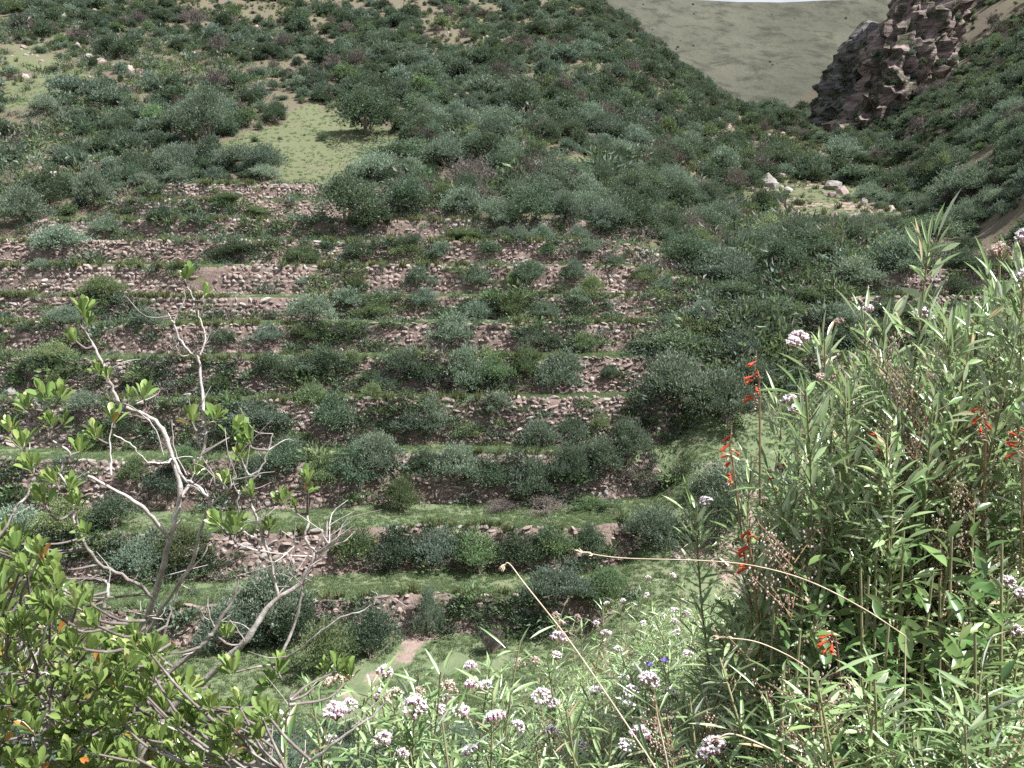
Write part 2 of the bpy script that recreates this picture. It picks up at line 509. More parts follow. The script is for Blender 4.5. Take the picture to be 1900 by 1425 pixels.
rows = list(np.arange(-8, 0, 1.0)) + list(np.arange(0, 12, .3)) + list(np.arange(12, 30, .7)) + [30, 30.6, 31.2, 31.8, 32.4, 33, 33.5]
for i, (yb, a, b) in enumerate(TER):
    nx = TER[i + 1][0] if i + 1 < len(TER) else 72.6
    rows += [yb - .02, yb + .12, yb + .25, yb + .38, yb + .52]
    n = max(4, int((nx - yb - .6) / .4))
    rows += list(np.linspace(yb + .8, nx - .25, n))
rows += list(np.arange(72.8, 110, .9)) + list(np.arange(110, 250, 1.8)) + list(np.arange(252, 420, 8))
rows = np.array(rows)
NC = 301
s = np.linspace(-1, 1, NC)
S, RY = np.meshgrid(s, rows)
GX = S * (10 + .78 * np.clip(RY, 0, None))
w0 = np.zeros_like(GX)
for _ in range(3):
    GY = RY + w0
    w0 = wobble(GX, GY) * sstep(30, 34, RY) * (1 - sstep(70, 80, RY))
GY = RY + w0
GZ = H(GX, GY)
mb = MB()
V = np.stack([GX, GY, GZ], -1).reshape(-1, 3)
nr = len(rows)
idx = np.arange(nr * NC).reshape(nr, NC)
F = np.stack([idx[:-1, :-1], idx[:-1, 1:], idx[1:, 1:], idx[1:, :-1]], -1).reshape(-1, 4)
mb.add(V, F)
me = mb.mesh('hillside_ground', M['terrain'], True)
# cover of the ground: grass on the treads, valley floor and meadows, bare soil on banks and paths
X, Y = V[:, 0], V[:, 1]
Yw = Y - wobble(X, Y)
grassy = np.zeros(len(V))
tw = terr_w(X, Y)
for i, (yb, a, b) in enumerate(TER):
    nx = TER[i + 1][0] if i + 1 < len(TER) else 72
    on = (Yw > yb + .45) & (Yw < nx - .1)
    grassy = np.where(on & (tw > .4), [1, 1, 1, .95, .9, .75, .7, .65, .6, .5, .5, .5][i], grassy)
grassy = np.where((Y > 26) & (Yw < 34), 1, grassy)
gd = np.abs(X - gully_x(Y))
grassy = np.where((gd < 3.2) & (Y > 30) & (Y < 47), .95, grassy)
grassy = np.where((Y > 72), .42 * fnoise(X, Y, 9, 2) + .1, grassy)
grassy = np.where(meadow_mask(X, Y), .45 + .45 * fnoise(X, Y, 2.5, 97), grassy)
grassy = np.where(Y < 26, .35, grassy)
dirt = np.zeros(len(V))
dirt = np.where((Yw > 33.6) & (Yw < 34.6) & (X < 3), .75, dirt)
gp = [(35, 26), (33.5, 30), (34.2, 34), (36.5, 38)]
pxs, pys = project(np.stack([X, Y, V[:, 2]], -1) + 1e-9)
bankpoly = [(600, 1300), (700, 1240), (745, 1190), (760, 1140), (840, 1110), (960, 1120), (960, 1170), (870, 1170), (790, 1195), (760, 1230), (690, 1275), (640, 1310)]
dirt = np.where(in_poly(pxs, pys, bankpoly) & (Y > 27) & (Y < 37), .32 + .6 * fnoise(X, Y, 1.1, 98), dirt)
dirt = np.where((Y > 37) & (Y < 42) & (gd < 2.5) & (X > gully_x(Y) - .5), .62 * (fnoise(X, Y, 1.6, 3) > .5), dirt)
dirt = np.where(in_poly(X, Y, MEADOWS[4]), .55 * (fnoise(X, Y, 3.5, 5) > .5), dirt)
dry = np.where(Y > 70, 1.0, 0.0)
for nm, arr in (('grassy', grassy), ('dirt', dirt), ('dry', dry)):
    a_ = me.attributes.new(nm, 'FLOAT', 'POINT'); a_.data.foreach_set('value', arr)
ground = new_obj('ground', me)
tag(ground, 'grass and soil hillside stepping up from the valley floor in terraces', kind='structure')

# ------------------------------------------------------------------ far grassy hill beyond the gully
def far_mat():
    m, nt, out = nodes('far_hill_grass')
    a = noise_n(nt, .012, 8, .65); b = noise_n(nt, .09, 8, .7); c = noise_n(nt, .5, 6, .7)
    col = mixc(nt, ramp(nt, a, [(.35, (0, 0, 0)), (.65, (1, 1, 1))]), (.064, .066, .051), (.100, .099, .077))
    col = mixc(nt, ramp(nt, b, [(.48, (0, 0, 0)), (.62, (.9, .9, .9))]), col, (.043, .044, .035))
    col = mixc(nt, ramp(nt, c, [(.55, (0, 0, 0)), (.7, (.5, .5, .5))]), col, (.09, .085, .05))
    p = nt.nodes.new('ShaderNodeBsdfPrincipled')
    nt.links.new(col, p.inputs['Base Color']); p.inputs['Roughness'].default_value = 1
    p.inputs['Specular IOR Level'].default_value = .05
    nt.links.new(bump(nt, b, .8, 3.0), p.inputs['Normal'])
    nt.links.new(p.outputs[0], out.inputs['Surface'])
    return m
fx = np.linspace(-900, 1300, 180); fy = np.concatenate([np.linspace(300, 760, 70), np.linspace(775, 1600, 20)])
FX, FY = np.meshgrid(fx, fy)
crest = 149.0 + .0007 * (FX - 158) ** 2 + 2.2 * (fnoise(FX, FY * 0, 30, 3) - .5)
crest = np.minimum(crest, 300)
tt = np.clip((FY - 300) / 300, 0, 1)
FZ = 18 + (crest - 18) * (tt ** 1.25) - np.clip(FY - 600, 0, None) * .10
FZ += 14 * (fnoise(FX, FY, 110, 8) - .5) * np.sin(np.pi * tt) - 34 * np.abs(fnoise(FX * .9 + FY * .45, FY * .22, 60, 5) - .5) * np.sin(np.pi * tt) - 10 * np.abs(fnoise(FX * .8 - FY * .3, FY * .3, 18, 6) - .5) * np.sin(np.pi * tt)
mb = MB(); idx = np.arange(FX.size).reshape(FX.shape)
mb.add(np.stack([FX, FY, FZ], -1).reshape(-1, 3), np.stack([idx[:-1, :-1], idx[:-1, 1:], idx[1:, 1:], idx[1:, :-1]], -1).reshape(-1, 4))
o = new_obj('far_hill', mb.mesh('far_hill', far_mat(), True))
tag(o, 'bare grassy mountainside closing the head of the valley', kind='structure')

# ------------------------------------------------------------------ terrace walls of field stones
def ico():
    t = (1 + 5 ** .5) / 2
    V = np.array([(-1, t, 0), (1, t, 0), (-1, -t, 0), (1, -t, 0), (0, -1, t), (0, 1, t), (0, -1, -t), (0, 1, -t), (t, 0, -1), (t, 0, 1), (-t, 0, -1), (-t, 0, 1)], float)
    F = [(0, 11, 5), (0, 5, 1), (0, 1, 7), (0, 7, 10), (0, 10, 11), (1, 5, 9), (5, 11, 4), (11, 10, 2), (10, 7, 6), (7, 1, 8), (3, 9, 4), (3, 4, 2), (3, 2, 6), (3, 6, 8), (3, 8, 9), (4, 9, 5), (2, 4, 11), (6, 2, 10), (8, 6, 7), (9, 8, 1)]
    V /= np.linalg.norm(V[0])
    # squarish: push towards a box
    V = V / np.max(np.abs(V), axis=1, keepdims=True) ** .55
    return V, np.array(F)
ICO_V, ICO_F = ico()
STONES = []
for k in range(10):
    v = ICO_V * (1 + rng.uniform(-.22, .18, (12, 1))) * .5
    v = v + rng.uniform(-.06, .06, v.shape)
    STONES.append(v)
STONE_ME = []
for k in range(10):
    b_ = MB(); b_.add(STONES[k], ICO_F, 0.0); STONE_ME.append(b_.mesh('stone', M['stone']))

def wall_point(i, X, h, proud=.10):
    yb, zb, zt = TER[i]
    Yc = np.full_like(X, yb)
    for _ in range(4): Yc = yb + wobble(X, Yc)
    Yf = Yc + .5 * h - proud
    return Yf, Yc
NTH = ['lowest', 'second', 'third', 'fourth', 'fifth', 'sixth', 'seventh', 'eighth', 'ninth', 'tenth', 'eleventh', 'twelfth']
def build_wall(i, x0, x1, label, individual):
    n = int((x1 - x0) / .5) + 2
    xs = np.linspace(x0, x1, n)
    hs = np.linspace(0, 1, 7)
    XX, HH = np.meshgrid(xs, hs)
    Yf, Yc = wall_point(i, XX, HH)
    z0 = H(XX, Yc - .12) - .12; z1 = H(XX, Yc + .62) + .02
    slump = 1 - .45 * sstep(.55, .74, fnoise(XX, XX * 0 + i * 9, 3.6, 12))
    ends = np.minimum(sstep(0, 1.2, XX - x0), sstep(0, 1.2, x1 - XX)) * .6 + .4
    ZZ = z0 + (z1 - z0) * HH * np.where(HH > .8, np.minimum(1, .5 + .5 * ends), ends)
    Yf = Yf + .40 * (1 - slump) * (HH - .35) + .26 * (fnoise(XX, ZZ, .8, 2 + i) - .5); ZZ = ZZ - .28 * (1 - slump) * HH + .05 * (fnoise(XX, XX * 0 + i, .9, 4) - .5) * HH
    Yf = Yf + (1 - ends) * .3
    mbw = MB()
    P = np.stack([XX, Yf, ZZ], -1)
    # close the slab: a row of points behind the top edge
    back = P[-1].copy(); back[:, 1] += .55; back[:, 2] -= .05
    foot = P[0].copy(); foot[:, 1] += .5; foot[:, 2] -= .1
    P = np.concatenate([P, back[None]])
    idx = np.arange(P.shape[0] * n).reshape(P.shape[0], n)
    mbw.add(P.reshape(-1, 3), np.stack([idx[:-1, :-1], idx[:-1, 1:], idx[1:, 1:], idx[1:, :-1]], -1).reshape(-1, 4))
    base = np.array([(x0 + x1) / 2, float(wall_point(i, np.array([(x0 + x1) / 2]), 0)[0][0]), 0.0]); base[2] = float(H(base[0], base[1] - .2))
    root = new_obj('terrace_wall', None, loc=base)
    tag(root, label, 'stone wall', 'dry-stone walls of the terraces')
    face = mbw.mesh('wall_earth', M['earth'], True)
    face.transform(__import__('mathutils').Matrix.Translation(-Vector(base)))
    new_obj('earth_fill', face, root)
    # stones in rough courses
    pos, size, tnt, var = [], [], [], []
    zlo, zhi = P[0], P[6]
    h = 0.0; course = 0
    Hmax = float(np.median(zhi[:, 2] - zlo[:, 2]))
    hh = .08
    while hh < Hmax - .02:
        ch = rng.uniform(.10, .29)
        x = x0 + rng.uniform(0, .3)
        while x < x1 - .1:
            sw = float(np.clip(rng.gamma(3.2, .085), .09, .62))
            xc = x + sw / 2
            x += sw * rng.uniform(.94, 1.12)
            fr = min(1, (hh + ch / 2) / Hmax)
            k = np.interp(xc, xs, np.arange(n)); j = int(k)
            rr = fr * 6; r0 = min(5, int(rr))
            def lerp(A): 
                a = A[r0, j] + (A[r0, min(j + 1, n - 1)] - A[r0, j]) * (k - j)
                b = A[r0 + 1, j] + (A[r0 + 1, min(j + 1, n - 1)] - A[r0 + 1, j]) * (k - j)
                return a + (b - a) * (rr - r0)
            q = lerp(P)
            pos.append(q); size.append((sw * rng.uniform(.85, 1.05), rng.uniform(.12, .24), ch * rng.uniform(.75, 1.1))); tnt.append(rng.random()); var.append(rng.integers(10))
        hh += ch * .93
    pos = np.array(pos); size = np.array(size); tnt = np.array(tnt); var = np.array(var)
    cover = fnoise(pos[:, 0], pos[:, 2] * 2 + i * 31, 3.6, 15)
    keep = (cover > .23 + .03 * (i < 3)) & (rng.random(len(pos)) > .05 + .5 * (1 - sstep(.25, .36, cover)))
    pos, size, tnt, var = pos[keep], size[keep], tnt[keep], var[keep]
    # the lighter, greyer patches where the face fell and was rebuilt
    light = fnoise(pos[:, 0], pos[:, 2] + i * 13, 5, 21)
    tnt = np.where(light > .62, .72 + .28 * tnt, tnt * .8)
    pos = pos + rng.normal(0, .035, pos.shape); pos[:, 1] += .005 + .03 * rng.normal(size=len(pos))
    ang = rng.normal(0, .30, len(pos)); az = rng.normal(0, .35, len(pos))
    ca, sa, cz, sz = np.cos(ang), np.sin(ang), np.cos(az), np.sin(az)
    rot = np.zeros((len(pos), 3, 3))
    rot[:, 0, 0] = cz * ca; rot[:, 0, 1] = -sz; rot[:, 0, 2] = cz * sa
    rot[:, 1, 0] = sz * ca; rot[:, 1, 1] = cz; rot[:, 1, 2] = sz * sa
    rot[:, 2, 0] = -sa; rot[:, 2, 2] = ca
    Ms = rot * size[:, None, :]
    order = np.argsort(-(size[:, 0] * size[:, 2]) * (np.abs(pos[:, 0]) < .5 * pos[:, 1]))
    ind = set(order[:individual].tolist()) if individual else set()
    rest = np.array([k for k in range(len(pos)) if k not in ind])
    mbs = MB()
    for k in range(10):
        sel = rest[var[rest] == k]
        if len(sel): mbs.add(*place(STONES[k], ICO_F, Ms[sel], pos[sel] - base, tnt[sel]))
    so = new_obj('stones', mbs.mesh('stones', M['stone']), root, kind='stuff')
    for k in ind:
        o = new_obj('stone', STONE_ME[var[k]], root, loc=pos[k] - base)
        o.rotation_euler = (0, ang[k], az[k]); o.scale = size[k]
    return root

WALLS = []
for i, (yb, a, b) in enumerate(TER):
    xs = np.arange(-70, 45, .25)
    Yc = yb + wobble(xs, np.full_like(xs, yb)); 
    ok = (terr_w(xs, Yc) > .55) & (np.abs(xs) < .56 * yb + 2)
    segs = []; st = None
    for k in range(len(xs)):
        if ok[k] and st is None: st = xs[k]
        if (not ok[k] or k == len(xs) - 1) and st is not None:
            if xs[k] - st > 3: segs.append((st, xs[k]))
            st = None
    segs = sorted(segs, key=lambda q: q[0])
    for j, (p, q) in enumerate(segs):
        if i == 0 and j > 0: continue
        nth = NTH[i] + ('' if i == 0 else ' from the bottom')
        if j == 0:
            lb = 'long reddish dry-stone terrace wall, %s' % nth
        else:
            lb = 'short shaded terrace wall beyond the gully, %s' % nth
        WALLS.append((i, p, q, build_wall(i, p, q, lb, 260 if (j == 0 and 1 <= i <= 5) else 0)))

# ------------------------------------------------------------------ cliff beside the gully head
def rock_mat(name, c1, c2, c3, sc=.6):
    m, nt, out = nodes(name)
    tc = nt.nodes.new('ShaderNodeTexCoord')
    mp = nt.nodes.new('ShaderNodeMapping'); mp.inputs['Rotation'].default_value = (0, R(38), 0); mp.inputs['Scale'].default_value = (.35, .5, 2.2)
    nt.links.new(tc.outputs['Object'], mp.inputs[0])
    n = nt.nodes.new('ShaderNodeTexNoise'); n.inputs['Scale'].default_value = sc; n.inputs['Detail'].default_value = 9; n.inputs['Roughness'].default_value = .68
    nt.links.new(mp.outputs[0], n.inputs['Vector'])
    col = ramp(nt, n.outputs[0], [(.32, c1), (.5, c2), (.68, c3)])
    n2 = noise_n(nt, .45, 7, .7)
    col = mixc(nt, ramp(nt, n2, [(.50, (0, 0, 0)), (.58, (.9, .9, .9))]), col, (.06, .07, .04))
    p = nt.nodes.new('ShaderNodeBsdfPrincipled')
    nt.links.new(col, p.inputs['Base Color']); p.inputs['Roughness'].default_value = .95; p.inputs['Specular IOR Level'].default_value = .1
    nt.links.new(bump(nt, n.outputs[0], 1.0, 1.2), p.inputs['Normal'])
    nt.links.new(p.outputs[0], out.inputs['Surface'])
    return m
CLIFF_PTS = []
def rock_lump(name, cx, cy, z0, prof, mat, seed, label, lean=(0, 0), depth=.8, rough=1.0):
    """prof: list of (height above z0, half-width left, half-width right)"""
    hs = np.linspace(prof[0][0], prof[-1][0], 46)
    wl = np.interp(hs, [p[0] for p in prof], [p[1] for p in prof]); wr = np.interp(hs, [p[0] for p in prof], [p[2] for p in prof])
    NA = 72
    V = []
    for k, h in enumerate(hs):
        for j in range(NA):
            a = 2 * math.pi * j / NA
            c, s_ = math.cos(a), math.sin(a)
            r = wr[k] if c > 0 else wl[k]
            r2 = (wl[k] + wr[k]) * .5 * depth
            x, y = r * c, r2 * s_
            q = Vector((x * .16 + seed, y * .16, h * .16))
            # tilted strata: step the surface along a slanting axis
            ax = h * .78 + x * .62
            st = (ax / 2.3) % 1.0
            d = 1 + rough * (.40 * (mnoise.fractal(q, .8, 2.1, 6)) + .20 * (st - .5) + .16 * (mnoise.cell(Vector((x * .5 + seed, y * .5, ax * .5))) - .5))
            V.append((x * d + lean[0] * h, y * d + lean[1] * h, h + .8 * mnoise.noise(q * 2.3)))
    V.append((lean[0] * hs[-1], lean[1] * hs[-1], hs[-1]))
    F = []
    for k in range(len(hs) - 1):
        for j in range(NA):
            F.append((k * NA + j, k * NA + (j + 1) % NA, (k + 1) * NA + (j + 1) % NA, (k + 1) * NA + j))
    b_ = MB(); b_.add(V, F)
    t0 = (len(hs) - 1) * NA
    b_.F.append(np.array([(t0 + j, t0 + (j + 1) % NA, len(V) - 1) for j in range(NA)])); b_.M.append(np.zeros(NA, int))
    o = new_obj(name, b_.mesh(name, mat, False), loc=(cx, cy, z0))
    tag(o, label, 'cliff')
    CLIFF_PTS.append(np.array(V)[:-1][(np.array(V)[:-1, 1] < 2)] + [cx, cy, z0])
    return o
RED = rock_mat('red_cliff_rock', (.08, .067, .065), (.215, .168, .16), (.40, .32, .30))
GREY = rock_mat('grey_cliff_rock', (.075, .072, .074), (.165, .155, .155), (.30, .28, .275), .6)
rock_lump('rock_cliff', 55.5, 150, 16, [(0, 9.5, 8.5), (5, 8.0, 8.0), (10, 6.4, 8.0), (16, 5.2, 8.4), (22, 4.6, 8.8), (28, 3.6, 7), (33, 1, 2)], RED, 3.1,
          'reddish crag with slanting strata standing over the gully', lean=(.24, .05))
rock_lump('rock_cliff', 53.4, 160, 17, [(0, 7.5, 7.5), (6, 6.8, 7.0), (11, 5.4, 6.5), (15, 3.9, 5.6), (18, 2.5, 4.4), (20, .8, 1.2)], GREY, 9.4,
          'blue-grey rock dome behind the reddish crag', lean=(.12, 0), rough=.8)

# boulders
BOULD = MB()
def boulder_mesh(seed):
    r_ = np.random.default_rng(seed)
    import bmesh
    bm = bmesh.new(); bmesh.ops.create_icosphere(bm, subdivisions=2, radius=.5)
    for v in bm.verts:
        v.co *= 1 + .45 * mnoise.noise(v.co * 2.1 + Vector((seed * 3.7, 0, 0))) + .2 * mnoise.noise(v.co * 5 + Vector((seed, 0, 0)))
    me = bpy.data.meshes.new('boulder'); bm.to_mesh(me); bm.free()
    a = me.attributes.new('tint', 'FLOAT', 'POINT'); a.data.foreach_set('value', np.full(len(me.vertices), 0.0))
    me.materials.append(plain_mat('boulder_rock', (.15, .135, .125), (.30, .28, .26), 3, .9, .08, 9, .3)); return me
BM = [boulder_mesh(k) for k in range(4)]
BOULDER_AT = []
for k, (u, v, wpx, hpx, lb) in enumerate([
        (1591, 408, 26, 14, 'pale flat boulder at the lower edge of the gully meadow'),
        (1562, 424, 18, 12, 'small pale stone just below the gully meadow'),
        (1425, 350, 46, 30, 'broad dark boulder at the left end of the gully meadow'),
        (1462, 357, 24, 12, 'whitish flat rock beside the broad dark boulder'),
        (1391, 354, 20, 12, 'whitish rock left of the broad dark boulder'),
        (1545, 352, 44, 22, 'reddish brown rock at the top of the gully meadow'),
        (1615, 360, 20, 10, 'pale rock at the right top corner of the gully meadow'),
        (1603, 382, 14, 16, 'upright white stone on the right edge of the gully meadow'),
        (1388, 328, 12, 8, 'small pale stone at the foot of the gully scrub'),
        (1500, 398, 10, 6, 'tiny stone in the middle of the gully meadow'),
        (1580, 228, 26, 24, 'rounded boulder below the crag'),
        (20, 735, 34, 20, 'grey boulder on the fourth terrace at the left edge'),
        (1550, 488, 12, 18, 'white stone jutting from the shaded gully scrub'),
        (1030, 418, 14, 10, 'pale boulder on the wall under the rounded dark shrub'),
        (1255, 1040, 20, 12, 'low stone on the dirt patch beside the grassy gully')]):
    p = hit(u, v, 20)
    if p is None: continue
    s_ = wpx * p[1] / FPX * .85
    o = new_obj('boulder', BM[k % 4], loc=p + np.array([0, 0, hpx * p[1] / FPX * .25]))
    o.scale = (s_, s_ * .8, hpx * p[1] / FPX * 1.1); o.rotation_euler = (0, 0, k * 1.3)
    BOULDER_AT.append((p[0], p[1] - .8, s_ * .5 + .5))
    tag(o, lb, 'boulder', 'boulders in the valley')

# ------------------------------------------------------------------ shrubs
def shrub_mesh(name, seed, mat, nleaf, leafL, leafW, lobes=6, flat=.8, upright=.35, stems=8, ragged=.25, flowers=0):
    """unit shrub: about 1 wide (radius .5), height flat, base at the origin"""
    r = np.random.default_rng(seed)
    b = MB()
    lc = []
    for k in range(lobes):
        a = 2 * math.pi * (k + r.uniform(-.3, .3)) / lobes
        rad = r.uniform(.06, .38) if k else 0
        lc.append((math.cos(a) * rad, math.sin(a) * rad, flat * (.72 - rad * 1.1) * r.uniform(.55, 1.05), r.choice([.07, .10, .13, .17, .22])))
    lc.append((0, 0, flat * .6, .26))
    lc = np.array(lc)
    which = r.integers(len(lc), size=nleaf)
    d = nrm(r.normal(size=(nleaf, 3))); d[:, 2] = np.where(d[:, 2] < -.35, -d[:, 2], d[:, 2])
    rr = lc[which, 3] * (1 - ragged * r.random(nleaf) ** 1.6 + .12 * r.normal(size=nleaf))
    pos = lc[which, :3] + d * rr[:, None] * np.array([1, 1, flat * 1.15])
    # twiggy outer sprays
    ns = nleaf // 3
    sp = r.integers(len(lc), size=ns // 6 + 1)
    for k in sp:
        dd = nrm(r.normal(size=3) + np.array([0, 0, .9]))
        a0 = lc[k, :3] + dd * lc[k, 3] * .8
        tt = r.random(7)
        pts = a0 + dd * (tt * (.10 + .16 * r.random()))[:, None] + r.normal(0, .012, (7, 3))
        pos = np.concatenate([pos, pts]); d = np.concatenate([d, np.tile(dd, (7, 1))])
    pos[:, 2] = np.abs(pos[:, 2])
    nl = len(pos)
    ld = nrm(d * .8 + np.array([0, 0, upright * 2]) + r.normal(0, .55, (nl, 3)))
    up = nrm(r.normal(size=(nl, 3)) + np.array([0, 0, .6]))
    L = leafL * r.uniform(.6, 1.3, nl); W = leafW * r.uniform(.6, 1.3, nl)
    tint = np.clip(.5 + .22 * r.normal(size=nl), 0, 1)
    a, f, t = place(LEAF2_V, LEAF2_F, frames(ld, up, L, W), pos, tint)
    b.add(a, f, t, 0)
    for k in range(stems):
        e = pos[r.integers(nl)] * np.array([.8, .8, .9])
        m_ = e * .5 + r.normal(0, .04, 3); 
        tube(b, [(0, 0, -.06), m_ * [.7, .7, 1.0], e], [.016, .010, .004], 3, .5, 1)
    if flowers:
        kk = r.integers(nl, size=flowers)
        q = pos[kk] * 1.04 + np.array([0, 0, .02])
        a, f, t = place(ICO_V * .5, ICO_F, np.tile(np.eye(3) * leafL * .42, (flowers, 1, 1)), q, r.random(flowers))
        b.add(a, f, t, 2)
    return b.mesh(name, [mat, M['twig'], M['yellow']])

SHRUB = {'grey': [], 'dark': [], 'green': [], 'brown': [], 'tall': []}
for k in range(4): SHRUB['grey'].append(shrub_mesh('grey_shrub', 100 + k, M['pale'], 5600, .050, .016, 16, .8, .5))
for k in range(4): SHRUB['dark'].append(shrub_mesh('dark_shrub', 200 + k, M['dark_lit'], 5200, .036, .020, 18, .85, .25))
for k in range(3): SHRUB['green'].append(shrub_mesh('green_shrub', 300 + k, M['green_lit'], 4800, .045, .018, 14, .8, .4, flowers=24 if k == 1 else 0))
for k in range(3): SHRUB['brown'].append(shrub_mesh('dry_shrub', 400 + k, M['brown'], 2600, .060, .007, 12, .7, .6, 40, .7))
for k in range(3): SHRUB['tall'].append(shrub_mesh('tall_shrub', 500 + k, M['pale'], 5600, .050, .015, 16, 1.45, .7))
FAR = {'grey': [], 'dark': [], 'green': [], 'brown': []}
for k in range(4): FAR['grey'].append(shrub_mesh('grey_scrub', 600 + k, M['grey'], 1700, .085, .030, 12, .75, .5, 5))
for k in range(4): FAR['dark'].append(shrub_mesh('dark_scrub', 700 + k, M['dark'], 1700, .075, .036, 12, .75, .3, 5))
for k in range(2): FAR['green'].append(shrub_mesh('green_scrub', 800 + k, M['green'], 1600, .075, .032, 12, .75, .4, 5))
for k in range(3): FAR['brown'].append(shrub_mesh('brown_scrub', 900 + k, M['brown'], 1000, .10, .014, 10, .7, .6, 20, .7))

def agave_mesh(seed):
    r = np.random.default_rng(seed); b = MB(); n = 60
    az = r.uniform(0, 2 * math.pi, n); el = r.uniform(.05, 1.45, n)
    d = np.stack([np.cos(az) * np.cos(el), np.sin(az) * np.cos(el), np.sin(el)], -1)
    a, f, t = place(LEAF2_V, LEAF2_F, frames(d, np.tile([0, 0, 1.0], (n, 1)) + r.normal(0, .1, (n, 3)), r.uniform(.4, .6, n), .055), d * .03 + [0, 0, .12], r.random(n))
    b.add(a, f, t); tube(b, [(0, 0, -.1), (0, 0, .15)], [.07, .05], 6, .3)
    return b.mesh('spiky_rosette', [M['agave']])
AGAVE = [agave_mesh(k) for k in range(2)]

COLOUR = {'grey': 'grey-green', 'dark': 'dark green', 'green': 'bright green', 'brown': 'dry brownish', 'tall': 'upright grey-green'}
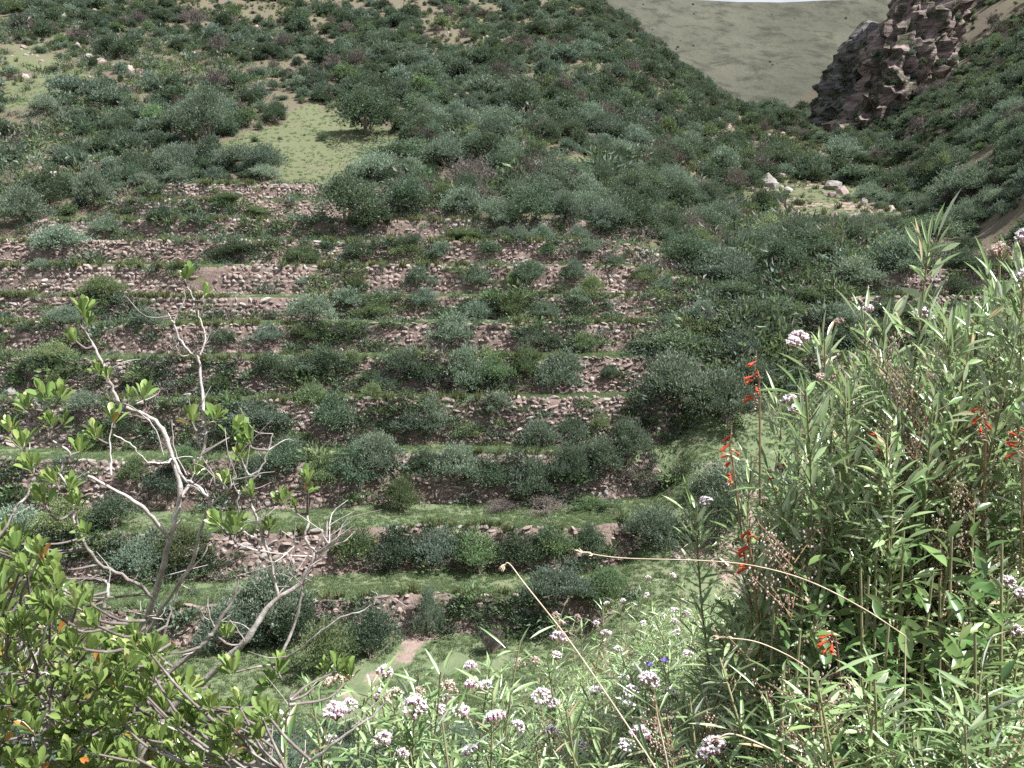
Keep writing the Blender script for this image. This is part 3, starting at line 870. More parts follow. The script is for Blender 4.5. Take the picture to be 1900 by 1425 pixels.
# shrubs one can pick out: photograph pixel of the foot, width and height in photograph pixels, kind
SPOTS = [
 # below and on the lowest walls
 (690, 1222, 125, 118, 'dark'), (600, 1250, 130, 120, 'green'), (498, 1150, 150, 120, 'grey'), (545, 1200, 120, 110, 'dark'), (265, 1075, 95, 90, 'grey'),
 (795, 1182, 72, 120, 'tall'), (1035, 1120, 150, 80, 'grey'), (1130, 1090, 80, 45, 'green'), (350, 1045, 90, 70, 'green'), (420, 1210, 120, 110, 'grey'),
 (910, 1215, 60, 60, 'brown'), (1110, 1130, 120, 80, 'green'), (1215, 1012, 115, 84, 'grey'), (1180, 1000, 60, 40, 'brown'), (1325, 1020, 120, 130, 'dark'), (1350, 950, 130, 110, 'grey'),
 (660, 1050, 100, 88, 'green'), (740, 1052, 110, 92, 'dark'), (815, 1056, 105, 90, 'grey'), (890, 1066, 110, 92, 'green'), (965, 1062, 105, 88, 'dark'), (1035, 1055, 100, 84, 'green'), (1090, 1040, 80, 74, 'dark'),
 (210, 985, 110, 80, 'dark'), (120, 1000, 110, 80, 'green'), (30, 1010, 110, 80, 'grey'),
 # second wall
 (535, 895, 90, 85, 'dark'), (480, 900, 80, 60, 'grey'), (600, 900, 70, 60, 'green'), (650, 905, 90, 92, 'dark'), (700, 895, 95, 88, 'grey'), (745, 948, 74, 74, 'green'), (785, 905, 85, 70, 'dark'),
 (850, 905, 95, 90, 'grey'), (915, 910, 90, 76, 'dark'), (985, 918, 100, 84, 'grey'), (1050, 912, 110, 90, 'grey'), (1110, 895, 115, 92, 'grey'), (1165, 862, 100, 84, 'grey'), (1180, 900, 90, 45, 'brown'),
 (1010, 945, 110, 30, 'brown'), (930, 948, 90, 26, 'brown'), (1100, 945, 90, 26, 'green'), (320, 930, 90, 75, 'dark'), (255, 905, 80, 60, 'green'),
 # third wall
 (620, 812, 115, 92, 'dark'), (575, 775, 80, 65, 'green'), (690, 750, 44, 36, 'green'), (770, 822, 95, 56, 'grey'), (806, 815, 62, 96, 'tall'), (925, 780, 70, 50, 'grey'), (1000, 828, 95, 60, 'grey'), (1060, 822, 80, 46, 'grey'),
 (1110, 805, 55, 40, 'green'), (480, 800, 110, 70, 'grey'), (420, 830, 80, 50, 'dark'), (700, 845, 90, 50, 'grey'), (870, 815, 60, 40, 'green'), (230, 820, 60, 50, 'dark'), (160, 770, 70, 40, 'grey'),
 # fourth wall
 (505, 712, 95, 66, 'dark'), (600, 708, 90, 66, 'dark'), (555, 700, 60, 46, 'grey'), (655, 685, 48, 40, 'green'), (700, 725, 80, 42, 'grey'), (752, 700, 80, 60, 'grey'), (805, 718, 50, 56, 'grey'), (862, 722, 95, 82, 'grey'), (922, 716, 85, 70, 'green'),
 (978, 712, 80, 74, 'green'), (1045, 728, 95, 88, 'grey'), (1250, 775, 170, 120, 'grey'), (1345, 785, 150, 115, 'grey'), (1130, 712, 50, 34, 'dark'), (60, 700, 70, 45, 'dark'), (110, 720, 60, 40, 'green'), (260, 715, 60, 34, 'green'), (1400, 720, 90, 60, 'grey'),
 # fifth wall
 (842, 648, 92, 72, 'grey'), (998, 652, 80, 54, 'grey'), (637, 628, 42, 38, 'dark'), (1235, 655, 160, 56, 'dark'), (1370, 658, 105, 52, 'grey'), (1085, 655, 64, 44, 'green'), (500, 640, 70, 40, 'grey'), (560, 640, 60, 44, 'green'), (415, 642, 60, 34, 'dark'), (268, 614, 74, 46, 'grey'), (100, 668, 70, 40, 'green'),
 # sixth and seventh walls
 (580, 600, 110, 62, 'grey'), (700, 592, 70, 40, 'green'), (790, 575, 48, 48, 'tall'), (945, 588, 90, 50, 'green'), (1010, 592, 60, 40, 'grey'), (885, 592, 60, 40, 'grey'), (1070, 575, 50, 40, 'grey'), (190, 556, 100, 46, 'green'), (1300, 600, 60, 50, 'grey'), (120, 600, 70, 38, 'grey'), (640, 570, 70, 40, 'grey'),
 (776, 536, 60, 50, 'grey'), (885, 543, 50, 54, 'grey'), (1064, 526, 52, 44, 'grey'), (1100, 548, 50, 44, 'green'), (1190, 528, 56, 36, 'green'), (660, 540, 56, 36, 'green'), (1360, 560, 130, 46, 'dark'), (1230, 545, 50, 34, 'grey'),
 # eighth to twelfth walls
 (668, 486, 66, 42, 'dark'), (752, 478, 64, 40, 'green'), (912, 478, 66, 34, 'dark'), (1090, 480, 48, 38, 'grey'), (820, 480, 44, 34, 'grey'), (1020, 470, 44, 26, 'green'), (560, 490, 60, 40, 'green'), (440, 478, 90, 34, 'dark'), (1140, 500, 44, 26, 'grey'),
 (865, 446, 96, 28, 'green'), (935, 448, 44, 32, 'grey'), (968, 452, 42, 36, 'grey'), (1006, 446, 44, 34, 'grey'), (1072, 448, 48, 34, 'grey'), (300, 416, 62, 38, 'dark'), (420, 375, 60, 22, 'green'), (200, 440, 70, 40, 'grey'), (480, 400, 60, 20, 'green'),
 # top edge of the terraces and the slope above
 (690, 440, 120, 70, 'dark'), (640, 415, 150, 100, 'dark'), (860, 408, 110, 70, 'grey'), (925, 420, 75, 56, 'grey'), (1055, 412, 74, 60, 'grey'), (755, 402, 110, 80, 'dark'), (990, 410, 90, 70, 'dark'), (1195, 362, 130, 54, 'dark'), (1130, 430, 90, 60, 'grey'),
 (740, 312, 150, 56, 'dark'), (680, 250, 165, 90, 'dark'), (925, 245, 95, 48, 'grey'), (600, 264, 30, 20, 'dark'), (490, 305, 50, 34, 'grey'), (455, 302, 40, 30, 'grey'), (510, 232, 60, 42, 'dark'), (385, 270, 110, 120, 'tall'), (900, 300, 120, 60, 'dark'),
 (90, 390, 120, 80, 'dark'), (170, 385, 90, 80, 'grey'), (40, 420, 110, 80, 'grey'), (110, 470, 110, 60, 'grey'), (205, 105, 60, 44, 'dark'), (1000, 345, 120, 60, 'brown'), (880, 350, 120, 60, 'brown'), (1060, 260, 90, 40, 'dark'),
 # gully and the shaded far side
 (1340, 530, 140, 80, 'grey'), (1270, 500, 110, 70, 'dark'), (1420, 470, 90, 60, 'grey'), (1300, 430, 100, 50, 'grey'), (1590, 535, 110, 66, 'grey'), (1510, 480, 90, 60, 'dark'), (1680, 510, 130, 80, 'grey'), (1740, 460, 110, 70, 'dark'),
 (1640, 590, 70, 44, 'dark'), (1560, 600, 90, 44, 'grey'), (1430, 605, 60, 34, 'dark'), (1480, 600, 60, 40, 'green'), (1500, 560, 60, 30, 'green'), (1470, 650, 80, 44, 'dark'), (1570, 640, 90, 44, 'dark'), (1700, 600, 110, 46, 'dark'),
 (1795, 370, 120, 66, 'grey'), (1520, 440, 100, 44, 'dark'), (1660, 360, 90, 50, 'dark'), (1560, 300, 90, 50, 'grey'), (1450, 310, 80, 50, 'dark'), (1280, 275, 50, 34, 'grey'), (1330, 250, 50, 30, 'dark'),
]
rq = np.random.default_rng(77)
for i_, cnt_ in ((0, 5), (1, 6), (2, 7), (3, 8), (4, 9), (5, 9), (6, 9), (7, 9), (8, 9), (9, 8), (10, 7), (11, 6)):
    va, vb = [(1115, 1185), (985, 1065), (848, 938), (742, 826), (666, 735), (602, 658), (552, 592), (495, 545), (450, 490), (410, 442), (372, 402), (342, 365)][i_]
    for _ in range(cnt_):
        u_ = rq.uniform(20, 1250 if i_ < 9 else 620); v_ = rq.uniform(va + 12, vb + 2)
        if any(abs(u_ - q_[0]) < 45 and abs(v_ - q_[1]) < 35 for q_ in SPOTS): continue
        w_ = (vb - va) * rq.uniform(.4, .85)
        SPOTS.append((u_, v_, w_, w_ * rq.uniform(.6, .95), str(rq.choice(['grey', 'dark', 'green', 'grey', 'tall', 'brown'], p=[.3, .2, .22, .1, .1, .08]))))
recs = []
for (u, v, wp, hp, kd) in SPOTS:
    p = hit(u, v, 20)
    if p is None: continue
    recs.append((u, v, wp, hp, kd, p))
def ter_of(p):
    Yw = p[1] - float(wobble(p[0], p[1]))
    k = -1
    for i, (yb, a, b) in enumerate(TER):
        if Yw > yb - .6: k = i
    return k if p[1] < 73 else 99
zones = {}
for r_ in recs:
    u, v, wp, hp, kd, p = r_
    k = ter_of(p)
    gx_ = float(gully_x(p[1]))
    if k == -1: z_ = 'on the valley floor below the lowest wall'
    elif k == 99: z_ = 'on the slope above the walls' if p[0] < gx_ - 3 else 'in the gully above the meadow'
    elif p[0] > gx_ - 1: z_ = 'beside the shaded gully' if k < 6 else 'in the upper gully'
    else: z_ = 'at the ' + ('lowest wall' if k == 0 else NTH[k] + ' terrace wall from bottom')
    zones.setdefault((z_, kd), []).append(r_)
SHRUB_TAKEN = []
for (z_, kd), rs in zones.items():
    rs.sort(key=lambda q: q[0])
    for j, (u, v, wp, hp, kd_, p) in enumerate(rs):
        name = {'grey': 'grey_shrub', 'dark': 'dark_shrub', 'green': 'green_shrub', 'brown': 'dry_shrub', 'tall': 'tall_shrub'}[kd]
        o = new_obj(name, SHRUB[kd][int(rng.integers(len(SHRUB[kd])))])
        Wm = wp * p[1] / FPX; Hm = hp * p[1] / FPX
        fl = {'grey': .88, 'dark': .92, 'green': .88, 'brown': .8, 'tall': 1.5}[kd]
        o.location = p + np.array([0, 0, -.05]); o.scale = (Wm * 1.12 * rng.uniform(.85, 1.2), Wm * rng.uniform(.8, 1.2), Hm / fl * 1.08)
        o.rotation_euler = (rng.normal(0, .08), rng.normal(0, .08), rng.uniform(0, 6.28))
        pos = 'the only one' if len(rs) == 1 else ('leftmost' if j == 0 else ('rightmost' if j == len(rs) - 1 else ordinal(j + 1) + ' from left'))
        if len(rs) == 1: lb = '%s shrub %s' % (COLOUR[kd], z_)
        else: lb = '%s shrub %s, %s' % (COLOUR[kd], z_, pos)
        tag(o, lb, 'shrub', 'single shrubs on the terraces and valley sides')
        SHRUB_TAKEN.append((p[0], p[1], Wm / 2))

# small tree with a pale trunk on the seventh terrace
p = hit(978, 545, 40)
tr = new_obj('small_tree', None, loc=p)
tag(tr, 'small dark tree with a bare white trunk on the seventh terrace', 'tree')
b = MB(); tube(b, smooth_path([(0, 0, -.1), (.03, 0, .35), (-.02, .02, .7), (.08, 0, 1.2)], 4), np.linspace(.075, .04, 13), 7)
new_obj('trunk', b.mesh('trunk', plain_mat('pale_bark', (.45, .42, .38), (.66, .63, .58), 6), True), tr)
o = new_obj('crown', SHRUB['dark'][0], tr, loc=(.1, 0, .55)); o.scale = (2.1, 1.8, 1.6)
for k, (u, v, s_, lb) in enumerate([(775, 483, 1.0, 'little bare-stemmed shrub with a dark upright stem at the eighth wall')]):
    p = hit(u, v, 40)
    tr2 = new_obj('small_tree', None, loc=p); tag(tr2, lb, 'tree')
    b = MB(); tube(b, [(0, 0, -.1), (0, 0, .5), (.05, 0, 1.0)], [.06, .05, .03], 6)
    new_obj('trunk', b.mesh('trunk', M['twig'], True), tr2)
    o = new_obj('crown', SHRUB['grey'][1], tr2, loc=(-.3, 0, .7)); o.scale = (1.7, 1.3, 1.0)

# spiky rosettes on the upper left slope
AG = [(110, 300, 60), (150, 290, 56), (312, 300, 50), (120, 230, 40), (180, 180, 40), (60, 250, 40), (215, 290, 44), (265, 270, 40), (350, 160, 34), (420, 200, 34), (470, 190, 30), (90, 200, 34), (300, 200, 36), (240, 150, 30), (20, 300, 46)]
AG.sort()
for j, (u, v, w_) in enumerate(AG):
    p = hit(u, v, 60)
    o = new_obj('spiky_plant', AGAVE[j % 2], loc=p); s_ = w_ * p[1] / FPX
    o.scale = (s_, s_, s_ * .95); o.rotation_euler = (rng.normal(0, .1), rng.normal(0, .1), j * 1.1)
    tag(o, 'spiky grey-green rosette plant on the upper left slope, %s' % ('leftmost' if j == 0 else 'rightmost' if j == len(AG) - 1 else ordinal(j + 1) + ' from left'), 'rosette plant', 'spiky rosettes on the upper slope')

# ------------------------------------------------------------------ scattered cover (nobody could count it)
def stuff(name, label, cat, P, rotz, scl, idx, meshes, tilt=None):
    coll = bpy.data.collections.new(name + '_source')
    for k, me_ in enumerate(meshes):
        o = bpy.data.objects.new('%s_source_%02d' % (name, k), me_); coll.objects.link(o)
    P = np.asarray(P); n = len(P)
    me = bpy.data.meshes.new(name); me.vertices.add(n); me.vertices.foreach_set('co', P.ravel())
    rot = np.zeros((n, 3)); rot[:, 2] = rotz
    if tilt is not None: rot[:, :2] = tilt
    scl = np.asarray(scl); scl = np.repeat(scl[:, None], 3, 1) if scl.ndim == 1 else scl
    for nm, tp, arr, fld in (('rot', 'FLOAT_VECTOR', rot, 'vector'), ('scl', 'FLOAT_VECTOR', scl, 'vector'), ('pick', 'INT', np.asarray(idx).astype(np.int32), 'value')):
        a = me.attributes.new(nm, tp, 'POINT'); a.data.foreach_set(fld, arr.ravel())
    o = new_obj(name, me)
    ng = bpy.data.node_groups.new(name, 'GeometryNodeTree')
    ng.interface.new_socket('Geometry', in_out='INPUT', socket_type='NodeSocketGeometry')
    ng.interface.new_socket('Geometry', in_out='OUTPUT', socket_type='NodeSocketGeometry')
    gi, go = ng.nodes.new('NodeGroupInput'), ng.nodes.new('NodeGroupOutput')
    ci = ng.nodes.new('GeometryNodeCollectionInfo'); ci.inputs['Collection'].default_value = coll
    ci.inputs['Separate Children'].default_value = True; ci.inputs['Reset Children'].default_value = True
    ip = ng.nodes.new('GeometryNodeInstanceOnPoints'); ip.inputs['Pick Instance'].default_value = True
    def na(nm, tp):
        q = ng.nodes.new('GeometryNodeInputNamedAttribute'); q.data_type = tp; q.inputs['Name'].default_value = nm
        return [s_ for s_ in q.outputs if s_.enabled][0]
    er = ng.nodes.new('FunctionNodeEulerToRotation')
    L = ng.links.new
    L(gi.outputs[0], ip.inputs['Points']); L(ci.outputs[0], ip.inputs['Instance'])
    L(na('pick', 'INT'), ip.inputs['Instance Index']); L(na('rot', 'FLOAT_VECTOR'), er.inputs[0]); L(er.outputs[0], ip.inputs['Rotation'])
    L(na('scl', 'FLOAT_VECTOR'), ip.inputs['Scale']); L(ip.outputs[0], go.inputs[0])
    md = o.modifiers.new('scatter', 'NODES'); md.node_group = ng
    tag(o, label, cat, kind='stuff')
    return o

KINDS = ['grey', 'dark', 'green', 'brown']
def pick_kind(X, Y, r, wts=(.36, .38, .09, .17)):
    """clumps of one kind grow together"""
    q = np.clip(fnoise(X, Y, 9, 31) * 1.5 - .25 + r.normal(0, .22, len(X)), 0, .999)
    c = np.cumsum(wts); return np.searchsorted(c / c[-1], q)

# scrub of the hillsides
r_ = np.random.default_rng(5)
N = 50000
Yr = np.sqrt(r_.uniform(40 ** 2, 238 ** 2, N)); Xr = r_.uniform(-.60, .60, N) * Yr
gd_ = Xr - gully_x(Yr)
tw_ = terr_w(Xr, Yr)
rx_ = np.interp(Yr, _rxy, _rx)
dens = np.where(Yr > 72, .95, .0)
dens = np.where((Yr > 46) & (Yr <= 74) & (tw_ < .4) & ((np.abs(gd_) > 1.5) | (Yr > 49)), .95, dens)
dens = np.where((Yr > 40) & (Yr <= 74) & (Xr > rx_ - 3), .9, dens)
thin = fnoise(Xr, Yr, 12, 41)
uleft = sstep(0, 25, -Xr - 8) * sstep(72, 78, Yr) * (1 - sstep(115, 135, Yr))
dens = dens * np.clip(1 - .9 * uleft * sstep(.32, .46, thin), 0, 1)
dens = np.where(meadow_mask(Xr, Yr), .02, dens)
dens = dens * np.clip(.25 + 1.35 * fnoise(Xr, Yr, 5, 43), 0, 1) * np.clip(1.35 - 1.5 * sstep(.50, .72, fnoise(Xr * 1.0 + Yr * .4, Yr * .45, 11, 45)), .12, 1)
dens = dens * (np.where(Yr < 110, 1.0, np.where(Yr < 150, .8, .62)))
size = np.clip(r_.gamma(2.6, .46, N), .35, 3.4) * np.where(Yr > 74, 1, .95)
keep = r_.random(N) < dens
# keep clear of the crags, and of the picked-out shrubs
keep &= ~((np.hypot((Xr - 60) / 8.5, (Yr - 149) / 5.5) < 1))
T = np.array(SHRUB_TAKEN + [(a_, b_, c_ * 1.6) for a_, b_, c_ in BOULDER_AT])
for a in range(0, N, 4000):
    sl = slice(a, a + 4000)
    dd = np.hypot(Xr[sl, None] - T[None, :, 0], Yr[sl, None] - T[None, :, 1])
    keep[sl] &= ~np.any(dd < T[None, :, 2] * .75 + .1, axis=1)
Xr, Yr, size = Xr[keep], Yr[keep], size[keep]
kd = pick_kind(Xr, Yr, r_)
Zr = H(Xr, Yr)
pu, pv = project(np.stack([Xr, Yr, Zr + size * .4], -1))
appar = size / Yr * ((pu > 0) & (pu < 1900) & (pv > 0) & (pv < 900))
# hidden behind the near bush: not among the picked ones
appar = appar * ~((pu > 1480) & (pv > 640))
order = np.argsort(-appar)
ind = order[:230]
rest = order[230:]
zn = []
for k in ind:
    X, Y = Xr[k], Yr[k]
    g = gully_x(Y)
    zn.append('right' if X > g + 4 else 'gully' if X > g - 6 else ('edge' if Y < 74 else ('lowleft' if X < -12 else 'slope')))
TXT = {'right': 'on the hillside right of the gully', 'gully': 'in dense scrub along the gully', 'edge': 'at the left end of the terraces',
       'lowleft': 'on the open upper left slope', 'slope': 'in dense scrub above the terraces'}
buckets = {}
for k, z_ in zip(ind, zn): buckets.setdefault((z_, kd[k]), []).append(k)
for (z_, q), ks in buckets.items():
    kn = KINDS[q]
    ks.sort(key=lambda k: Xr[k] / Yr[k])
    for j, k in enumerate(ks):
        near = Yr[k] < 95
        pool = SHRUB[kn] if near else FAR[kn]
        o = new_obj({'grey': 'grey_shrub', 'dark': 'dark_shrub', 'green': 'green_shrub', 'brown': 'dry_shrub'}[kn], pool[int(r_.integers(len(pool)))])
        o.location = (Xr[k], Yr[k], Zr[k] - .08); s_ = size[k]
        o.scale = (s_ * r_.uniform(.9, 1.4), s_ * r_.uniform(.85, 1.25), s_ * r_.uniform(.65, 1.1)); o.rotation_euler = (0, 0, r_.uniform(0, 6.28))
        pos_ = 'the only large one' if len(ks) == 1 else ('leftmost' if j == 0 else 'rightmost' if j == len(ks) - 1 else ordinal(j + 1) + ' from left')
        tag(o, '%s shrub %s, %s' % (COLOUR[kn], TXT[z_], pos_), 'shrub', '%s shrubs %s' % (COLOUR[kn], TXT[z_]))
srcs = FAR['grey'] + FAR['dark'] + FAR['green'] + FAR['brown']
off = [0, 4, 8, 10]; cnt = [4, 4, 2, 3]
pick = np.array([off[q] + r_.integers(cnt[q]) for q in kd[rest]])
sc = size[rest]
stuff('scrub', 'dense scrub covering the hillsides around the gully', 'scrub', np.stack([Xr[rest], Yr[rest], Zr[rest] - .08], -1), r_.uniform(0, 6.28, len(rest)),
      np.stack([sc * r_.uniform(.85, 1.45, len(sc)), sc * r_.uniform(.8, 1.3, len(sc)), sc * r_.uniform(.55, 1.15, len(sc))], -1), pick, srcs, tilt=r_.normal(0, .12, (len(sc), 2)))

# plants clinging to the crags
CPT = np.concatenate(CLIFF_PTS)
ok_ = (fnoise(CPT[:, 0] * 1.0, CPT[:, 2], 5, 95) > .54 - .12 * (CPT[:, 2] < 24)) & (r_.random(len(CPT)) < .26)
CPT = CPT[ok_]
stuff('cliff_scrub', 'tufts of scrub clinging to the crags', 'scrub', CPT - [0, 0, .2], r_.uniform(0, 6.28, len(CPT)), r_.uniform(.5, 1.5, len(CPT)), r_.integers(0, len(srcs), len(CPT)), srcs)

# specks of scrub on the far mountainside
N = 500
fxr, fyr = r_.uniform(20, 340, N), r_.uniform(320, 595, N)
ok_ = (fnoise(fxr, fyr, 40, 96) > .50); fxr, fyr = fxr[ok_], fyr[ok_]
ci_, ri_ = np.clip(np.searchsorted(fx, fxr), 1, len(fx) - 1), np.clip(np.searchsorted(fy, fyr), 1, len(fy) - 1)
tx, ty = (fxr - fx[ci_ - 1]) / (fx[ci_] - fx[ci_ - 1]), (fyr - fy[ri_ - 1]) / (fy[ri_] - fy[ri_ - 1])
fzr = (FZ[ri_ - 1, ci_ - 1] * (1 - tx) + FZ[ri_ - 1, ci_] * tx) * (1 - ty) + (FZ[ri_, ci_ - 1] * (1 - tx) + FZ[ri_, ci_] * tx) * ty
stuff('far_scrub', 'specks of scrub on the far mountainside', 'scrub', np.stack([fxr, fyr, fzr - .2], -1), r_.uniform(0, 6.28, len(fxr)), r_.gamma(2.0, .3, len(fxr)) + .2, r_.integers(0, len(srcs), len(fxr)), srcs)

# low bushes on the hidden near slope and valley sides
N = 900
Yb = r_.uniform(7, 27, N); Xb = r_.uniform(-.62, .62, N) * (Yb + 6)
Zb = H(Xb, Yb)
pu, pv = project(np.stack([Xb, Yb, Zb + .9], -1))
k_ = (pv > 1330) | ((pu > 1420) & (pv > 1000)) | ((pu < 420) & (pv > 1180))
Xb, Yb, Zb = Xb[k_], Yb[k_], Zb[k_]
stuff('bank_scrub', 'low scrub on the slope below the photographer', 'scrub', np.stack([Xb, Yb, Zb - .05], -1), r_.uniform(0, 6.28, len(Xb)), r_.uniform(.6, 1.4, len(Xb)),
      r_.integers(0, 8, len(Xb)), SHRUB['grey'] + SHRUB['dark'])

# weeds growing out of the walls and along their feet and tops
def clump_mesh(seed, mat, n, L, W, spread, up):
    r = np.random.default_rng(seed); b = MB()
    pos = r.normal(0, spread, (n, 3)); pos[:, 2] = np.abs(pos[:, 2]) * .8
    d = nrm(pos * [2, 2, .6] / spread * .35 + r.normal(0, .5, (n, 3)) + [0, 0, up])
    a, f, t = place(LEAF2_V, LEAF2_F, frames(d, nrm(r.normal(size=(n, 3)) + [0, 0, .8]), L * r.uniform(.5, 1.3, n), W * r.uniform(.6, 1.3, n)), pos, np.clip(.5 + .25 * r.normal(size=n), 0, 1))
    b.add(a, f, t); return b.mesh('weed_clump', [mat])
def tuft_mesh(seed, mat, n, L, W, lean):
    r = np.random.default_rng(seed); b = MB()
    az = r.uniform(0, 6.28, n); l_ = lean * r.random(n)
    d = np.stack([np.cos(az) * l_, np.sin(az) * l_, np.ones(n)], -1)
    pos = np.stack([r.normal(0, .05, n), r.normal(0, .05, n), np.zeros(n) - .02], -1)
    a, f, t = place(LEAF2_V, LEAF2_F, frames(nrm(d), nrm(r.normal(size=(n, 3)) + [0, 0, .2]), L * r.uniform(.5, 1.2, n), W), pos, r.random(n))
    b.add(a, f, t); return b.mesh('grass_tuft', [mat])
WEED = [clump_mesh(k, M[m], 90, .12, .045, .14, .7) for k, m in enumerate(['green', 'grey', 'green', 'dark', 'grey', 'brown'])]
TUFT = [tuft_mesh(k, M['olive'], 40, .40, .022, .8) for k in range(3)]
SHORT = [tuft_mesh(10 + k, M['grass'], 34, .10, .016, 1.2) for k in range(3)]
wp_, ws_, wi_, wr_ = [], [], [], []
tp_, ts_ = [], []
for (i, x0, x1, root) in WALLS:
    yb, zb, zt = TER[i]
    n = int((x1 - x0) * (26 if i < 6 else 20))
    x = r_.uniform(x0, x1, n); h = r_.beta(.8, .8, n)
    dn = fnoise(x, h * 2.5 + i * 31, 2.4, 15 + i)
    kp = dn > (.50 if i < 7 else .54) + .08 * r_.normal(size=n); x, h = x[kp], h[kp]
    Yf, Yc = wall_point(i, x, h, .22)
    z0 = H(x, Yc - .12); z1 = H(x, Yc + .62)
    wp_.append(np.stack([x, Yf - r_.random(len(x)) * .25 * (h < .2), z0 + (z1 - z0) * h], -1)); ws_.append(r_.gamma(3, .30, len(x)) * .72)
    kq = fnoise(x, x * 0 + i * 7, 4, 51) + r_.normal(0, .15, len(x))
    wi_.append(np.where(kq > .62, r_.integers(3, 6, len(x)), r_.integers(0, 4, len(x))))
    n = int((x1 - x0) * (2 if i < 3 else 5))
    x = r_.uniform(x0, x1, n); x = x[fnoise(x, x * 0 + i * 3, 4.5, 61) > .50]
    Yf, Yc = wall_point(i, x, 1.0, .12 + .25 * 0); Yf = Yf + r_.normal(.1, .15, len(x))
    tp_.append(np.stack([x, Yf, H(x, Yc + .62) - .02], -1)); ts_.append(r_.uniform(.6, 1.25, len(x)))
    # herbs on the tread above
    nx = (TER[i + 1][0] if i + 1 < len(TER) else 72.5)
    n = int((x1 - x0) * (nx - yb) * (.35 if i < 3 else 2.4))
    x = r_.uniform(x0, x1, n); y = r_.uniform(yb + .6, nx - .1, n) + wobble(x, np.full(n, yb))
    kp = fnoise(x, y, 3, 71) > (.58 if i < 3 else .50); x, y = x[kp], y[kp]
    wp_.append(np.stack([x, y, H(x, y) - .02], -1)); ws_.append(r_.gamma(4, .22, len(x)) * .7); wi_.append(r_.integers(0, 6, len(x)))
# more herbs over the open upper-left slope and the gully sides
N = 5200
y = r_.uniform(68, 135, N); x = r_.uniform(-.58, .3, N) * y
kp = (~meadow_mask(x, y) | (r_.random(N) < .12)) & (terr_w(x, y) < .4); x, y = x[kp], y[kp]
wp_.append(np.stack([x, y, H(x, y) - .02], -1)); ws_.append(r_.gamma(4, .36, len(x))); wi_.append(r_.integers(0, 6, len(x)))
N = 2200
y = r_.uniform(46, 76, N); x = gully_x(y) + r_.normal(0, 2.5, N)
wp_.append(np.stack([x, y, H(x, y) - .02], -1)); ws_.append(r_.gamma(4, .34, len(x))); wi_.append(r_.integers(0, 6, len(x)))
N = 350
y = r_.uniform(29, 48, N); x = gully_x(y) + r_.normal(0, 3, N)
kp = fnoise(x, y, 2, 72) > .55; x, y = x[kp], y[kp]
wp_.append(np.stack([x, y, H(x, y) - .02], -1)); ws_.append(r_.gamma(4, .14, len(x))); wi_.append(r_.integers(0, 6, len(x)))
N = 9000
y = np.sqrt(r_.uniform(70 ** 2, 190 ** 2, N)); x = r_.uniform(-.58, .42, N) * y
kp = (terr_w(x, y) < .4) & (fnoise(x, y, 4, 74) > .42) & (~meadow_mask(x, y) | (r_.random(N) < .35)); x, y = x[kp], y[kp]
tp_.append(np.stack([x, y, H(x, y) - .02], -1)); ts_.append(r_.uniform(.7, 1.9, len(x)))
N = 1500
y = np.sqrt(r_.uniform(68 ** 2, 150 ** 2, N)); x = r_.uniform(-.58, .42, N) * y
kp = (terr_w(x, y) < .4) & (fnoise(x, y, 6, 75) > .5); x, y = x[kp], y[kp]
STB = []
for k in range(5):
    b_ = MB(); b_.add(STONES[k], ICO_F, .15 * k); STB.append(b_.mesh('loose_stone', M['stone']))
stuff('rubble', 'loose stones lying about the upper slopes', 'stones', np.stack([x, y, H(x, y)], -1), r_.uniform(0, 6.28, len(x)), r_.gamma(2.5, .16, len(x)) + .1, r_.integers(0, 5, len(x)), STB, tilt=r_.normal(0, .3, (len(x), 2)))
P = np.concatenate(wp_); S_ = np.concatenate(ws_)
stuff('weeds', 'small leafy weeds rooted in and along the terrace walls', 'weeds', P, r_.uniform(0, 6.28, len(P)), S_ * 1.25, np.concatenate(wi_), WEED)
P = np.concatenate(tp_)
stuff('long_grass', 'olive long grass hanging over the wall tops', 'grass', P, r_.uniform(0, 6.28, len(P)), np.concatenate(ts_), r_.integers(0, 3, len(P)), TUFT)
# short turf on the lower treads and the valley floor
N = 52000
y = r_.uniform(27, 50, N); x = r_.uniform(-.56, .36, N) * y
Yw = y - wobble(x, y); dist = np.full(N, 9.0)
onwall = np.zeros(N, bool)
for yb, a, b in TER: onwall |= (Yw > yb - .1) & (Yw < yb + .55)
kp = (~onwall | (terr_w(x, y) < .3)) & (fnoise(x, y, 1.6, 81) > .33)
pu, pv = project(np.stack([x, y, H(x, y)], -1))
kp &= ~in_poly(pu, pv, bankpoly)
x, y = x[kp], y[kp]
lx, ly = [], []
for i, (yb, a, b) in enumerate(TER):
    n = 5200
    q = r_.uniform(-.56, .40, n) * yb; e = yb + .5 + r_.exponential(.45, n)
    e = e + wobble(q, np.full(n, yb)); ok_ = (terr_w(q, e) > .4) & (fnoise(q, q * 0 + i * 5, 2.2, 85) > .30)
    lx.append(q[ok_]); ly.append(e[ok_])
n = 26000
q = r_.uniform(-52, 42, n); e = r_.uniform(72, 135, n); ok_ = meadow_mask(q, e) & (fnoise(q, e, 1.5, 86) > .34)
lx.append(q[ok_]); ly.append(e[ok_])
x, y = np.concatenate([x] + lx), np.concatenate([y] + ly)
stuff('grass', 'short cropped turf on the terrace ledges, meadows and valley floor', 'grass', np.stack([x, y, H(x, y) - .01], -1), r_.uniform(0, 6.28, len(x)), r_.uniform(.5, 1.3, len(x)) * np.where(y > 72, 1.5, 1), r_.integers(0, 3, len(x)), SHORT)

